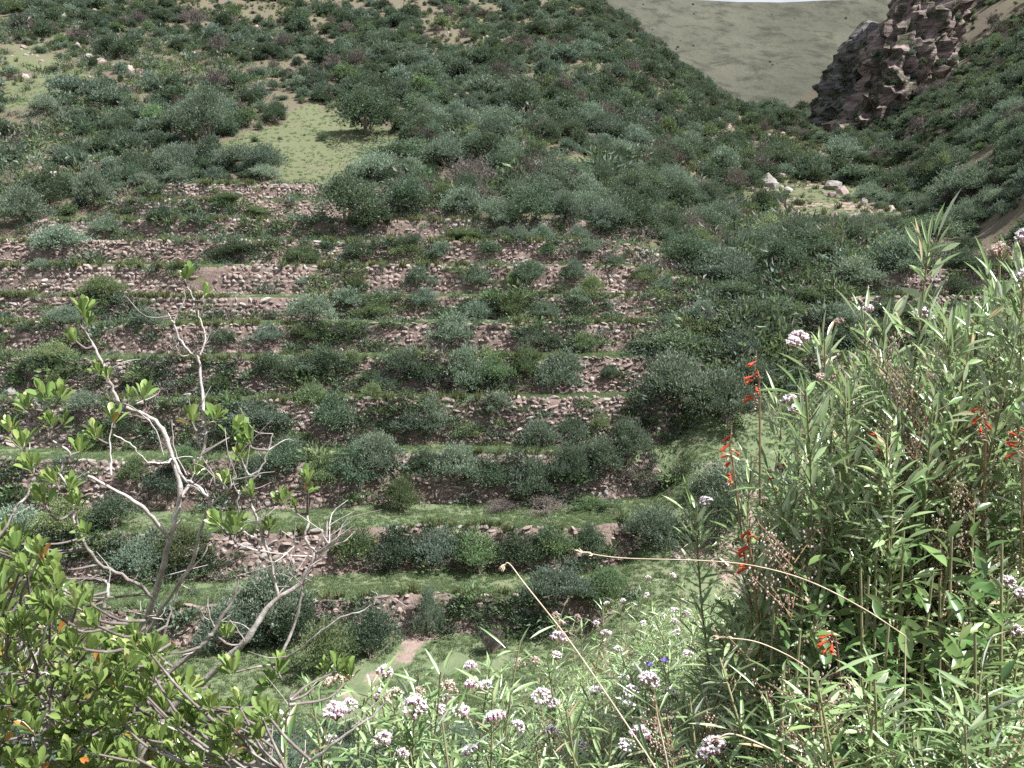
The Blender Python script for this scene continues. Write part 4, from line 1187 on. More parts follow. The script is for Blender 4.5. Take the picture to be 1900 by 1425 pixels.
# ================================================================== foreground plants
def near_z(x, y): return float(H(x, y))
M['obov'] = leaf_mat('glossy_tree_leaf', [(0, (.52, .22, .05)), (.10, (.50, .33, .10)), (.16, (.15, .24, .07)), (.55, (.20, .31, .09)), (.85, (.34, .43, .14)), (1, (.50, .55, .25))], .32, .28, .6, objvar=.25)
M['bark'] = None
def bark_mat():
    m, nt, out = nodes('pale_grey_bark')
    n = noise_n(nt, 40, 6, .7); n2 = noise_n(nt, 9, 4)
    c = ramp(nt, n, [(.3, (.22, .18, .17)), (.5, (.42, .37, .355)), (.7, (.60, .56, .545))])
    c = mixc(nt, attr(nt, 'tint'), c, (.085, .062, .055))
    c = mixc(nt, ramp(nt, n2, [(.55, (0, 0, 0)), (.7, (.6, .6, .6))]), c, (.55, .53, .51))
    p = nt.nodes.new('ShaderNodeBsdfPrincipled'); nt.links.new(c, p.inputs['Base Color']); p.inputs['Roughness'].default_value = .7
    nt.links.new(bump(nt, n, .8, .004), p.inputs['Normal']); nt.links.new(p.outputs[0], out.inputs['Surface'])
    return m
M['bark'] = bark_mat()
M['lance'] = leaf_mat('lance_leaf', [(0, (.11, .19, .065)), (.35, (.20, .31, .115)), (.8, (.37, .47, .25)), (.93, (.52, .57, .42)), (1, (.42, .33, .20))], .30, .27, .7, back=(.56, .60, .54), objvar=.35)
M['broad'] = leaf_mat('broad_leaf', [(0, (.06, .12, .04)), (.6, (.12, .21, .065)), (1, (.26, .36, .13))], .30, .28, .6, back=(.28, .36, .22), objvar=.4)
M['stem'] = plain_mat('herb_stem', (.14, .15, .07), (.26, .24, .14), 30, .7, objvar=.2)
M['redstem'] = plain_mat('reddish_stem', (.16, .09, .06), (.28, .19, .11), 30, .7)
M['straw'] = plain_mat('dry_straw', (.42, .33, .23), (.62, .53, .41), 40, .7)
M['petal'] = leaf_mat('white_pink_floret', [(0, (.30, .10, .20)), (.35, (.62, .38, .50)), (.6, (.85, .78, .82)), (1, (.93, .91, .92))], .15, .6, .2, objvar=.1)
M['seedy'] = leaf_mat('brown_seed_floret', [(0, (.26, .15, .11)), (.5, (.50, .36, .30)), (1, (.76, .66, .61))], .1, .8, .1, objvar=.3)
M['red'] = leaf_mat('red_tube_petal', [(0, (.48, .05, .025)), (.7, (.66, .09, .04)), (1, (.72, .28, .07))], .25, .45, .3, objvar=.1)
M['violet'] = leaf_mat('violet_petal', [(0, (.10, .06, .28)), (1, (.22, .15, .48))], .2, .5, .3, objvar=.1)

# ------------------------------------------------------------------ the leafy tree with pale twisted branches (left)
# branches as photograph pixels with distance from the camera and radius in pixels
BR = [
 [(250, 1425, 2.30, 15), (245, 1300, 2.30, 14), (254, 1184, 2.30, 12), (273, 1143, 2.30, 11), (295, 1077, 2.28, 10), (313, 1010, 2.26, 9), (325, 960, 2.25, 8), (334, 925, 2.25, 7.5), (330, 885, 2.25, 7), (318, 845, 2.26, 7), (306, 805, 2.26, 6.5), (287, 781, 2.27, 6), (262, 766, 2.28, 6), (228, 754, 2.28, 6), (214, 737, 2.28, 5.6), (203, 708, 2.27, 5.2), (188, 671, 2.26, 4.6), (173, 641, 2.26, 3.8), (158, 612, 2.25, 2.5)],
 [(315, 998, 2.26, 8), (295, 975, 2.22, 7), (270, 948, 2.18, 6.5), (239, 925, 2.15, 6), (200, 902, 2.13, 4.6), (162, 883, 2.12, 4)],
 [(334, 925, 2.25, 6), (352, 895, 2.28, 5), (368, 862, 2.30, 4.6), (383, 812, 2.30, 4.5), (377, 785, 2.30, 5), (378, 763, 2.30, 5), (372, 708, 2.32, 4.4), (368, 667, 2.33, 4), (354, 654, 2.33, 3.4), (332, 627, 2.33, 3.2), (320, 597, 2.33, 2.6), (312, 582, 2.33, 1.6)],
 [(322, 600, 2.33, 2.4), (331, 580, 2.33, 2.6), (343, 555, 2.33, 1.6), (340, 538, 2.33, .9)],
 [(368, 667, 2.33, 3), (373, 655, 2.34, 2.8), (381, 627, 2.35, 2.6), (373, 597, 2.35, 2.4), (367, 577, 2.35, 2.2), (358, 552, 2.35, 2), (347, 530, 2.35, 1.6)],
 [(374, 650, 2.35, 2), (388, 632, 2.35, 1.5), (395, 622, 2.35, 1)],
 [(354, 656, 2.33, 1.4), (338, 660, 2.32, 1.1), (328, 648, 2.32, 1), (331, 632, 2.33, .9)],
 [(324, 851, 2.26, 3.4), (300, 859, 2.22, 2.8), (273, 855, 2.20, 2.6), (254, 838, 2.18, 2.4), (240, 822, 2.17, 2.2), (210, 807, 2.16, 2)],
 [(322, 848, 2.26, 5.5), (339, 885, 2.20, 4.6), (368, 903, 2.17, 4.4), (387, 925, 2.15, 4.4), (388, 940, 2.15, 5), (383, 950, 2.16, 5), (368, 996, 2.19, 5), (361, 1033, 2.22, 5), (331, 1084, 2.25, 5.5), (300, 1130, 2.28, 6), (270, 1180, 2.30, 7)],
 [(388, 938, 2.15, 4), (405, 925, 2.12, 3.6), (424, 908, 2.10, 3.2), (435, 892, 2.10, 2.6), (439, 880, 2.10, 1.6)],
 [(387, 930, 2.15, 3), (398, 905, 2.14, 2.4), (396, 880, 2.14, 2.2), (386, 868, 2.14, 1.8), (374, 845, 2.14, 1.4)],
 [(505, 805, 2.18, 1.4), (497, 835, 2.18, 2.4), (488, 862, 2.18, 2.8), (471, 888, 2.18, 3), (453, 907, 2.18, 3), (440, 930, 2.18, 2.6), (445, 960, 2.2, 2.4)],
 [(372, 1440, 2.05, 12), (416, 1405, 2.06, 10), (440, 1380, 2.07, 9.5), (452, 1350, 2.08, 9), (457, 1324, 2.08, 8.5), (479, 1276, 2.09, 7.5), (508, 1239, 2.10, 5.5), (530, 1198, 2.11, 4.6), (549, 1150, 2.12, 4.2), (564, 1084, 2.12, 3.8), (576, 1050, 2.12, 3)],
 [(300, 1330, 2.2, 13), (380, 1262, 2.18, 12), (430, 1215, 2.16, 11), (460, 1184, 2.15, 10), (490, 1136, 2.15, 9), (516, 1110, 2.15, 8), (553, 1084, 2.15, 7), (578, 1047, 2.15, 7), (587, 1020, 2.15, 6), (604, 992, 2.14, 4.5), (608, 968, 2.14, 2.6)],
 [(586, 1024, 2.15, 4.5), (566, 1000, 2.15, 4.5), (571, 975, 2.15, 4.2), (571, 955, 2.15, 3)],
 [(588, 1026, 2.15, 4), (606, 1014, 2.13, 3.4), (626, 999, 2.11, 3), (656, 977, 2.1, 1.8)],
 [(590, 1028, 2.15, 3.4), (618, 1012, 2.12, 2.8), (647, 1001, 2.11, 1.6)],
 [(584, 1034, 2.15, 3), (534, 1029, 2.12, 2.6), (479, 1022, 2.10, 2.4), (446, 1011, 2.09, 2), (440, 1002, 2.09, 1.4)],
 [(540, 1030, 2.13, 2), (546, 1008, 2.13, 2), (544, 1000, 2.13, 1.4)], [(538, 1030, 2.12, 2), (545, 1046, 2.12, 1.6)],
 [(465, 930, 2.08, 3.6), (472, 950, 2.09, 4.4), (483, 985, 2.1, 4.6), (497, 1025, 2.12, 4.6), (508, 1069, 2.14, 4.6), (516, 1104, 2.15, 5)],
 [(431, 955, 2.07, 2.6), (441, 975, 2.08, 3), (453, 988, 2.09, 3.2), (490, 1007, 2.11, 3.4)],
 [(262, 1290, 2.0, 8), (300, 1258, 2.0, 8), (332, 1232, 2.0, 7.5), (370, 1202, 2.0, 7), (392, 1180, 2.0, 7), (400, 1163, 2.0, 5.6), (424, 1128, 2.0, 5.2), (440, 1092, 2.0, 4.2), (443, 1066, 2.0, 2.6)],
 [(398, 1165, 2.0, 4), (388, 1140, 1.98, 3), (385, 1106, 1.97, 2.6)], [(400, 1180, 2.0, 4), (425, 1195, 2.0, 3.4), (452, 1193, 2.0, 2.6), (440, 1165, 2.0, 2), (424, 1150, 2.0, 1.6)],
 [(-40, 1150, 1.9, 5), (0, 1180, 1.9, 5), (29, 1217, 1.9, 5), (55, 1246, 1.9, 6), (92, 1254, 1.9, 6), (94, 1305, 1.92, 5), (90, 1360, 1.95, 5), (70, 1425, 2.0, 5)],
 [(-40, 1248, 1.9, 4), (0, 1250, 1.9, 4), (50, 1250, 1.9, 5)], [(50, 1250, 1.9, 4.4), (68, 1305, 1.9, 4.2), (88, 1330, 1.92, 4)],
 [(140, 960, 2.1, 4), (148, 985, 2.12, 5), (158, 1014, 2.14, 5.4), (175, 1035, 2.16, 5.4), (192, 1051, 2.18, 5.6), (236, 1073, 2.22, 5.6), (269, 1095, 2.26, 5.6), (283, 1115, 2.28, 6)],
 [(59, 896, 2.0, 3), (46, 925, 2.0, 4), (29, 944, 2.0, 4), (15, 974, 2.0, 4.5), (-15, 1010, 2.0, 5)],
 [(705, 1112, 1.95, 1.6), (665, 1136, 1.96, 2.6), (626, 1150, 1.97, 3), (590, 1176, 1.98, 3.2), (560, 1202, 2.0, 3.4), (530, 1222, 2.05, 3.4), (512, 1238, 2.09, 4)],
 [(693, 1122, 1.95, 1.6), (700, 1104, 1.95, 1.2), (690, 1096, 1.95, .8)],
 [(720, 1302, 1.6, 2.6), (680, 1335, 1.6, 3.6), (645, 1360, 1.6, 4.4), (590, 1402, 1.62, 5), (540, 1440, 1.65, 6)], [(655, 1352, 1.6, 2.2), (690, 1310, 1.6, 2), (716, 1285, 1.6, 1.4)], [(640, 1362, 1.6, 2), (642, 1335, 1.6, 1.8), (655, 1320, 1.6, 1.2)],
 [(505, 1425, 1.9, 3.4), (503, 1370, 1.9, 3), (506, 1310, 1.9, 2.2)], [(538, 1365, 1.9, 2.2), (536, 1330, 1.9, 2.4), (538, 1290, 1.9, 2), (545, 1270, 1.9, 1.2)],
 [(192, 1125, 2.1, 6), (200, 1098, 2.1, 5.5), (198, 1075, 2.12, 5)], [(280, 1230, 2.25, 4), (300, 1185, 2.25, 3.4), (313, 1150, 2.25, 3), (331, 1092, 2.25, 2.6), (346, 1066, 2.22, 2.4), (375, 1035, 2.2, 2), (390, 1005, 2.2, 1.6)],
 [(303, 845, 2.26, 2.4), (290, 800, 2.24, 2), (276, 775, 2.24, 1.6)], [(345, 880, 2.2, 2), (325, 838, 2.2, 1.8), (318, 780, 2.2, 1.2)],
 [(110, 880, 2.1, 3.4), (118, 860, 2.1, 3.6), (130, 840, 2.1, 3.4), (92, 812, 2.1, 3), (98, 780, 2.1, 2.4), (96, 755, 2.1, 1.8)], [(140, 970, 2.1, 3), (135, 930, 2.1, 3), (122, 895, 2.1, 3), (108, 878, 2.1, 3)],
 [(205, 880, 2.12, 3), (206, 850, 2.14, 2.8), (204, 815, 2.15, 2.4), (208, 785, 2.15, 1.8)], [(65, 880, 2.05, 2.6), (58, 855, 2.05, 2.4), (48, 838, 2.05, 1.6)],
]
ROS = [(346, 518, 2.35, 50), (378, 548, 2.35, 36), (155, 578, 2.25, 52), (162, 602, 2.25, 50), (140, 632, 2.25, 44), (186, 692, 2.26, 44), (200, 700, 2.26, 30), (86, 742, 2.1, 66), (112, 738, 2.1, 52), (50, 760, 2.1, 54), (266, 738, 2.27, 54), (240, 738, 2.27, 34),
       (356, 782, 2.3, 52), (398, 778, 2.3, 52), (210, 782, 2.16, 54), (178, 812, 2.14, 54), (44, 828, 2.05, 62), (118, 786, 2.1, 46), (148, 838, 2.12, 52), (432, 808, 2.18, 66), (464, 822, 2.18, 70), (448, 850, 2.18, 50), (362, 880, 2.2, 42), (104, 896, 2.1, 60), (82, 932, 2.1, 60),
       (142, 938, 2.1, 54), (416, 896, 2.12, 40), (466, 918, 2.08, 44), (522, 934, 2.1, 54), (548, 940, 2.1, 34), (571, 895, 2.12, 52), (570, 912, 2.12, 36), (30, 1020, 1.9, 70), (436, 988, 2.08, 66), (410, 975, 2.08, 54), (500, 980, 2.1, 40), (288, 1210, 2.0, 62), (250, 1180, 2.0, 56),
       (432, 1248, 2.0, 70), (420, 1180, 2.0, 46), (516, 1248, 2.06, 64), (500, 1270, 2.06, 56), (626, 1246, 2.0, 66), (650, 1255, 2.0, 50), (606, 1250, 2.0, 46), (160, 990, 2.1, 46), (96, 790, 2.08, 46), (60, 870, 2.05, 54), (20, 800, 2.05, 50), (130, 905, 2.08, 46)]
MASSPOLY = [(-60, 985), (60, 1005), (105, 1065), (170, 1100), (220, 1165), (320, 1205), (310, 1260), (395, 1300), (470, 1290), (520, 1330), (470, 1450), (-60, 1450)]
r_ = np.random.default_rng(21)
while len(ROS) < 360:
    u, v = r_.uniform(-60, 530), r_.uniform(985, 1450)
    if in_poly(np.array(u), np.array(v), MASSPOLY): ROS.append((u, v, r_.uniform(1.6, 2.25), r_.uniform(48, 74)))
base = np.array([-.95, 2.25, 0.]); base[2] = near_z(base[0], base[1])
tree = new_obj('leafy_tree', None, loc=base)
tag(tree, 'small tree with pale twisted branches and rosettes of glossy oblong leaves', 'tree')
mbB = MB(); skel = []
for br in BR:
    P = np.array([np.append(at(u, v, d), rad * d / FPX) for u, v, d, rad in br])
    Q = smooth_path(P, 4)
    Q[:, :3] += r_.normal(0, .0012, (len(Q), 3))
    rad = np.clip(Q[:, 3] * .62 * (1 + .10 * r_.normal(size=len(Q))), .0007, 1)
    tube(mbB, Q[:, :3] - base, rad, 7, float(r_.choice([.0, .0, .15, .5])), 0)
    skel.append(Q[:, :3])
# trunk into the ground
for q0 in (at(250, 1425, 2.3), at(372, 1440, 2.05), at(300, 1330, 2.2), at(262, 1290, 2.0), at(70, 1425, 2.0)):
    P = smooth_path([base + [0, 0, -.05], base * .5 + q0 * .5 + [0, 0, -.1], q0], 5)
    tube(mbB, P - base, np.linspace(.03, .012, len(P)), 7, .2, 0)
skel = np.concatenate(skel)
for k in r_.integers(len(skel), size=110):     # bare twiglets
    q0 = skel[k]; dd = nrm(np.array([r_.normal(0, .8), r_.normal(0, .5), abs(r_.normal(.5, .5))])); ln = r_.uniform(.03, .13)
    m_ = q0 + dd * ln * .5 + r_.normal(0, ln * .12, 3)
    tube(mbB, smooth_path([q0, m_, q0 + dd * ln + r_.normal(0, ln * .15, 3)], 3) - base, np.linspace(.0016, .0006, 7), 4, float(r_.choice([0, .2, .7])), 0)
LP, LD, LU, LL, LW, LT = [], [], [], [], [], []
for (u, v, d, spx) in ROS:
    c = at(u, v, d)
    low = skel[(skel[:, 2] < c[2] - .01)]
    if len(low):
        dd = np.linalg.norm(low - c, axis=1); q = low[np.argmin(dd)]; dm = dd.min()
    else: q = c + np.array([0, 0, -.1]); dm = .1
    if dm > .16: q = c + (q - c) * .13 / dm + np.array([0, 0, -.04])
    if dm > .012:
        mid = (q + c) / 2 + r_.normal(0, .008, 3) + np.array([0, 0, -.008])
        tube(mbB, smooth_path([q, mid, c], 3) - base, np.linspace(.0034, .0022, 7), 5, .8, 0)
    axis = nrm(np.array([0, -.12, 1.0]) + r_.normal(0, .25, 3) + .4 * nrm(c - q))
    nl = int(r_.integers(10, 16))
    Lm = spx * d / FPX * .64
    t1 = nrm(np.cross(axis, [.3, .9, .1])); t2 = np.cross(axis, t1)
    for k in range(nl):
        az = k * 2.399 + r_.normal(0, .2); tl = (.12 + .78 * (k / nl)) + r_.normal(0, .1)
        dr = axis * math.cos(tl) + (t1 * math.cos(az) + t2 * math.sin(az)) * math.sin(tl)
        LP.append(c + axis * (-.012 * k / nl) + dr * .004); LD.append(dr); LU.append(axis + .3 * r_.normal(size=3))
        LL.append(Lm * r_.uniform(.75, 1.15)); LW.append(LL[-1] * r_.uniform(.34, .44))
        LT.append(r_.uniform(0, .12) if (k > nl - 4 and r_.random() < .12) else np.clip(.62 + .2 * r_.normal() - .25 * k / nl, .17, 1))
LP, LD, LU, LL, LW, LT = map(np.array, (LP, LD, LU, LL, LW, LT))
new_obj('branches', mbB.mesh('branches', M['bark'], True), tree)
upix, vpix = project(LP)
show = LL / LP[:, 1] * ((upix > 10) & (upix < 700) & (vpix > 480) & (vpix < 1415)) * np.where(np.arange(len(LP)) < 700, 2, 1)
order = np.argsort(-show); ind, rest = order[:300], order[300:]
mbL = MB(); add_leaves(mbL, OBOV, LD[rest], LU[rest], LL[rest], LW[rest], LP[rest] - base, LT[rest])
new_obj('foliage', mbL.mesh('foliage', M['obov'], True), tree, kind='stuff')
LEAFVAR = []
for t_ in (.04, .3, .45, .55, .65, .75, .85, .97):
    b = MB(); add_leaves(b, OBOV, np.array([[0, 1., 0]]), np.array([[0, 0, 1.]]), 1.0, 1.0, np.zeros((1, 3)), np.array([t_])); LEAFVAR.append(b.mesh('leaf', M['obov'], True))
from mathutils import Matrix
FR = frames(LD, LU, LL, LW)
for k in ind:
    o = new_obj('leaf', LEAFVAR[int(np.argmin(np.abs(np.array([.04, .3, .45, .55, .65, .75, .85, .97]) - LT[k])))], tree)
    m4 = Matrix.Identity(4)
    for a in range(3):
        for b_ in range(3): m4[a][b_] = FR[k][a][b_]
        m4[a][3] = LP[k][a] - base[a]
    o.matrix_local = m4

# ------------------------------------------------------------------ herbs with narrow leaves and flower heads
def head_mesh(seed, mat, dome=.35, n=46, name='flower_head', rad=.5):
    """flat-topped cluster of florets, 1 wide"""
    r = np.random.default_rng(seed); b = MB()
    a = r.uniform(0, 6.28, n); q = np.sqrt(r.random(n)) * rad
    top = np.stack([np.cos(a) * q, np.sin(a) * q, dome * (1 - (q / rad) ** 2) + r.normal(0, .03, n)], -1)
    s_ = r.uniform(.085, .14, n)
    Ms = np.eye(3)[None] * s_[:, None, None]
    A, F_, T_ = place(ICO_V * .5 * [1, 1, .7], ICO_F, Ms, top, r.uniform(.55, 1, n)); b.add(A, F_, T_, 0)
    A, F_, T_ = place(ICO_V * .5 * [.7, .7, 1.4], ICO_F, Ms, top - [0, 0, .10], r.uniform(0, .40, n)); b.add(A, F_, T_, 0)
    # petal specks
    m = n * 4; kk = r.integers(n, size=m)
    dd = nrm(r.normal(size=(m, 3)) + [0, 0, .8])
    A, F_, T_ = place(LEAF2_V, LEAF2_F, frames(dd, nrm(r.normal(size=(m, 3))), .10, .035), top[kk] + dd * .03, r.uniform(.6, 1, m)); b.add(A, F_, T_, 0)
    for k in range(0, n, 3):
        tube(b, [(0, 0, -.45), top[k] * [.5, .5, 0] + [0, 0, -.22], top[k] - [0, 0, .12]], [.018, .012, .01], 3, .4, 1)
    return b.mesh(name, [mat, M['stem']])
HEADS = [head_mesh(k, M['petal'], .30 + .1 * (k % 2)) for k in range(4)]
SEEDH = [head_mesh(20 + k, M['seedy'], .45, 36) for k in range(2)]
DARKH = [head_mesh(30, M['seedy'], .3, 40)]

def lance_parts(seed, n, leafL, leafW, tmpl=LANCE, spread=1.0, t0=.25, mat='lance'):
    """unit-height leafy stem"""
    r = np.random.default_rng(seed)
    bend = r.normal(0, .05, 2)
    path = lambda t: np.stack([bend[0] * t ** 2 + .012 * np.sin(7 * t + seed), bend[1] * t ** 2 + .012 * np.cos(6 * t + seed), t], -1)
    bs = MB(); tt = np.linspace(0, 1, 9); tube(bs, path(tt), np.linspace(.0055, .0022, 9), 5, .5, 0)
    t = np.sort(t0 + (1 - t0) * r.random(n) ** .8 * .99)
    az = np.arange(n) * 2.399 + r.normal(0, .4, n)
    el = r.uniform(.15, 1.15, n)
    d = np.stack([np.cos(az) * np.cos(el), np.sin(az) * np.cos(el), np.sin(el)], -1) * [spread, spread, 1]
    pos = path(t)
    bl = MB()
    # short side shoots carry part of the leaves
    side = r.random(n) < .45
    off = d * (.03 + .10 * r.random(n) * (1.05 - t))[:, None] * side[:, None]
    L = leafL * r.uniform(.55, 1.15, n); W = leafW * r.uniform(.7, 1.2, n)
    add_leaves(bl, tmpl, nrm(d), nrm(np.array([0, 0, 1.]) + .35 * r.normal(size=(n, 3))), L, W, pos + off, np.clip(.5 + .25 * r.normal(size=n), 0, 1))
    for k in np.nonzero(side)[0][::2]:
        tube(bs, [pos[k], pos[k] + off[k]], [.0016, .001], 3, .5, 0)
    tip = path(np.array([1.0]))[0]
    return bs, bl, tip
LV = []
for k in range(8):
    bs, bl, tip = lance_parts(40 + k, 70, .085, .0105)
    LV.append((bs.mesh('stem', [M['stem']], True), bl.mesh('foliage', [M['lance']], True), tip))
TV = []     # tall plants of the right-hand bush
for k in range(8):
    bs, bl, tip = lance_parts(60 + k, 120, .074, .0098, t0=.2)
    TV.append((bs.mesh('stem', [M['stem']], True), bl.mesh('foliage', [M['lance']], True), tip))

def herb(u, v, d, headpx, label, kind='white', pool=LV, cat='flowering plant', group='flowering herbs of the foreground', name='flowering_herb', lean=None, nheads=1):
    top = at(u, v, d)
    lean = lean if lean is not None else r_.normal(0, .10, 2)
    bx, by = top[0] + lean[0], top[1] + lean[1]
    z0 = near_z(bx, by) - .03
    h = max(.25, top[2] - z0)
    root = new_obj(name, None, loc=(bx, by, z0))
    tag(root, label, cat, group)
    st, fo, tip = pool[int(r_.integers(len(pool)))]
    sc = min(1.0, .55 + .45 * h)
    rz = r_.uniform(0, 6.28)
    # shear towards the top: parts share one local matrix
    k = h
    ax, ay = (top[0] - bx) / h, (top[1] - by) / h
    cz, sz = math.cos(rz), math.sin(rz)
    m4 = Matrix(((cz * sc, -sz * sc, ax * k, 0), (sz * sc, cz * sc, ay * k, 0), (0, 0, k, 0), (0, 0, 0, 1)))
    for nm, me_, kk in (('stem', st, None), ('foliage', fo, 'stuff')):
        o = new_obj(nm, me_, root, kind=kk); o.matrix_local = m4
    tl = m4 @ Vector(tip)
    if headpx:
        hw = headpx * d / FPX * .86
        for j in range(nheads):
            hm = (HEADS if kind == 'white' else SEEDH if kind == 'seed' else DARKH)[int(r_.integers(4 if kind == 'white' else 2 if kind == 'seed' else 1))]
            o = new_obj('flower_head', hm, root)
            o.location = tl + Vector((0, 0, hw * .3)) + (Vector((r_.normal(0, hw * .8), r_.normal(0, hw * .5), -abs(r_.normal(0, hw * .4)))) if j else Vector((0, 0, 0)))
            o.scale = (hw * (1 if j == 0 else .7),) * 3; o.rotation_euler = (r_.normal(-.15, .2), r_.normal(0, .2), r_.uniform(0, 6.28))
    return root

FL = [(725, 1268, 40, 'white'), (886, 1275, 42, 'white'), (865, 1258, 32, 'white'), (792, 1362, 62, 'white'), (830, 1332, 36, 'white'), (1000, 1184, 38, 'white'), (1012, 1292, 46, 'white'), (1212, 1248, 48, 'white'), (1186, 1352, 50, 'white'),
      (688, 1280, 36, 'white'), (615, 1318, 52, 'white'), (655, 1300, 40, 'white'), (735, 1298, 38, 'seed'), (824, 1298, 46, 'seed'), (838, 1318, 32, 'white'), (950, 1348, 50, 'white'), (770, 1285, 34, 'seed'), (700, 1264, 44, 'seed'),
      (560, 1345, 40, 'white'), (640, 1380, 36, 'white'), (715, 1395, 44, 'white'), (890, 1395, 38, 'white'), (1040, 1360, 36, 'white'), (1090, 1395, 40, 'white'), (1110, 1300, 30, 'white'), (1000, 1240, 26, 'seed'), (950, 1232, 30, 'seed'), (1060, 1220, 24, 'white'),
      (1240, 1080, 17, 'white'), (1185, 1101, 15, 'white'), (1142, 1122, 14, 'white'), (1166, 1124, 14, 'white'), (1203, 1082, 14, 'white'), (1262, 1138, 18, 'white'), (1292, 1146, 20, 'white'), (1276, 1122, 16, 'white'), (1290, 1218, 26, 'white'), (1252, 1186, 18, 'white'),
      (1105, 1192, 26, 'white'), (1150, 1205, 20, 'white'), (1215, 1140, 15, 'white'), (1085, 1150, 16, 'seed'), (1050, 1165, 18, 'seed'), (1020, 1150, 20, 'seed'), (1130, 1162, 16, 'white'), (1190, 1165, 16, 'white'), (1235, 1160, 18, 'white'), (1275, 1180, 20, 'white'), (1310, 1180, 18, 'white'),
      (1345, 1400, 56, 'white'), (1362, 1382, 36, 'white'), (1300, 1290, 30, 'white'), (1250, 1300, 34, 'white'), (1150, 1270, 28, 'white'), (1505, 1385, 20, 'white'), (1330, 1240, 22, 'white')]
FL.sort()
for j, (u, v, hp, kd_) in enumerate(FL):
    d = float(np.clip(.052 * FPX / hp, 1.55, 6.2)) if kd_ == 'white' else float(np.clip(.055 * FPX / hp, 1.6, 5))
    wl = [q for q in FL if q[3] == kd_]; jj = wl.index((u, v, hp, kd_))
    pos = 'leftmost' if jj == 0 else 'rightmost' if jj == len(wl) - 1 else ordinal(jj + 1) + ' from left'
    nm_ = 'narrow-leaved herb with a white-pink flower head' if kd_ == 'white' else 'narrow-leaved herb with a rusty brown seed head'
    herb(u, v, d, hp, '%s in the flowery bank, %s' % (nm_, pos), kd_, nheads=2 if hp > 40 else 1, group='flowering herbs on the near bank')

# leafy undergrowth of the near bank
def sprig(seed, n, L, W, tmpl, mat, t0=.1, spread=1.0):
    bs, bl, tip = lance_parts(seed, n, L, W, tmpl, spread, t0)
    off = bs.n
    for V_, F_, T_, M_ in zip(bl.V, [None] * len(bl.V), bl.T, [None] * len(bl.V)): pass
    nb = bs.n
    bs.V += bl.V; bs.T += bl.T
    bs.F += [f + nb for f in bl.F]; bs.M += [m_ * 0 + 1 for m_ in bl.M]; bs.n += bl.n
    return bs.mesh('leafy_sprig', [M['stem'], M[mat]], True)
SPRIG = [sprig(80 + k, 64, .095, .0095, LANCE, 'lance') for k in range(5)] + [sprig(90 + k, 60, .055, .012, LANCE, 'lance') for k in range(2)]
def panicle(seed):
    """unit-high wiry stalk with a cloud of tiny pinkish seeds"""
    r = np.random.default_rng(seed); b = MB()
    tube(b, [(0, 0, 0), (.02, 0, .5), (0, .02, 1)], [.004, .003, .0015], 4, .5, 0)
    for k in range(20):
        t = r.uniform(.5, .98); az = r.uniform(0, 6.28); l_ = .20 * (1.15 - t) + .05
        e = np.array([math.cos(az) * l_ * .8, math.sin(az) * l_ * .8, t + l_ * .8])
        tube(b, [(.01, .01, t), e], [.0013, .0008], 3, .5, 0)
        n = 34; q = np.array([.01, .01, t]) + (e - [.01, .01, t]) * r.uniform(.3, 1.05, n)[:, None] + r.normal(0, .012, (n, 3))
        A, F_, T_ = place(ICO_V * .5 * [.8, .8, 1.3], ICO_F, np.eye(3)[None] * r.uniform(.0024, .0052, n)[:, None, None], q, r.random(n)); b.add(A, F_, T_, 1)
    n = 26; t = r.uniform(.15, .8, n); az = r.uniform(0, 6.28, n)
    d = np.stack([np.cos(az), np.sin(az), r.uniform(.3, 1, n)], -1)
    n0 = b.n
    add_leaves(b, LANCE, d, np.tile([0, 0, 1.], (n, 1)), .05, .008, np.stack([t * 0 + .01, t * 0, t], -1), r.random(n), 2)
    return b
PAN = []
for k in range(4):
    b = panicle(k); PAN.append(b.mesh('seed_stalk', [M['redstem'], M['seedy'], M['lance']]))
N = 8500
y = r_.uniform(1.3, 8.5, N); x = r_.uniform(-1.0, .62, N) * 1.0 * (.5 + y * .55)
yb_ = 3.3 + 3.0 * np.clip(x, -.4, 1.6)
kp = (y < yb_ + .9) & (x < 3.2) & (r_.random(N) < np.clip(1.1 - .09 * y, .3, 1))
kp &= ~((x < -.25 * y - .1) & (r_.random(N) < .75))
x, y = x[kp], y[kp]
z = H(x, y)
hgt = r_.uniform(.36, .74, len(x)) * np.where(x > .5, 1.0, .92)
pu, pv = project(np.stack([x, y, z + hgt], -1))
# keep clear of the open view over the valley: plants stop at the edge of the bank
lim = np.interp(pu, [300, 560, 640, 700, 880, 930, 1000, 1100, 1200, 1300, 1400, 1900], [1330, 1310, 1300, 1300, 1295, 1225, 1150, 1110, 1090, 1065, 1000, 900])
kp = pv > lim
x, y, z, hgt = x[kp], y[kp], z[kp], hgt[kp]
wd = np.clip(hgt * 1.25, .55, 1.0)
stuff('undergrowth', 'mass of narrow-leaved herbs covering the near bank', 'undergrowth', np.stack([x, y, z - .02], -1), r_.uniform(0, 6.28, len(x)),
      np.stack([wd, wd, hgt], -1), np.where(r_.random(len(x)) < .10, r_.integers(7, 11, len(x)), r_.integers(0, 7, len(x))), SPRIG + PAN, tilt=r_.normal(0, .14, (len(x), 2)))

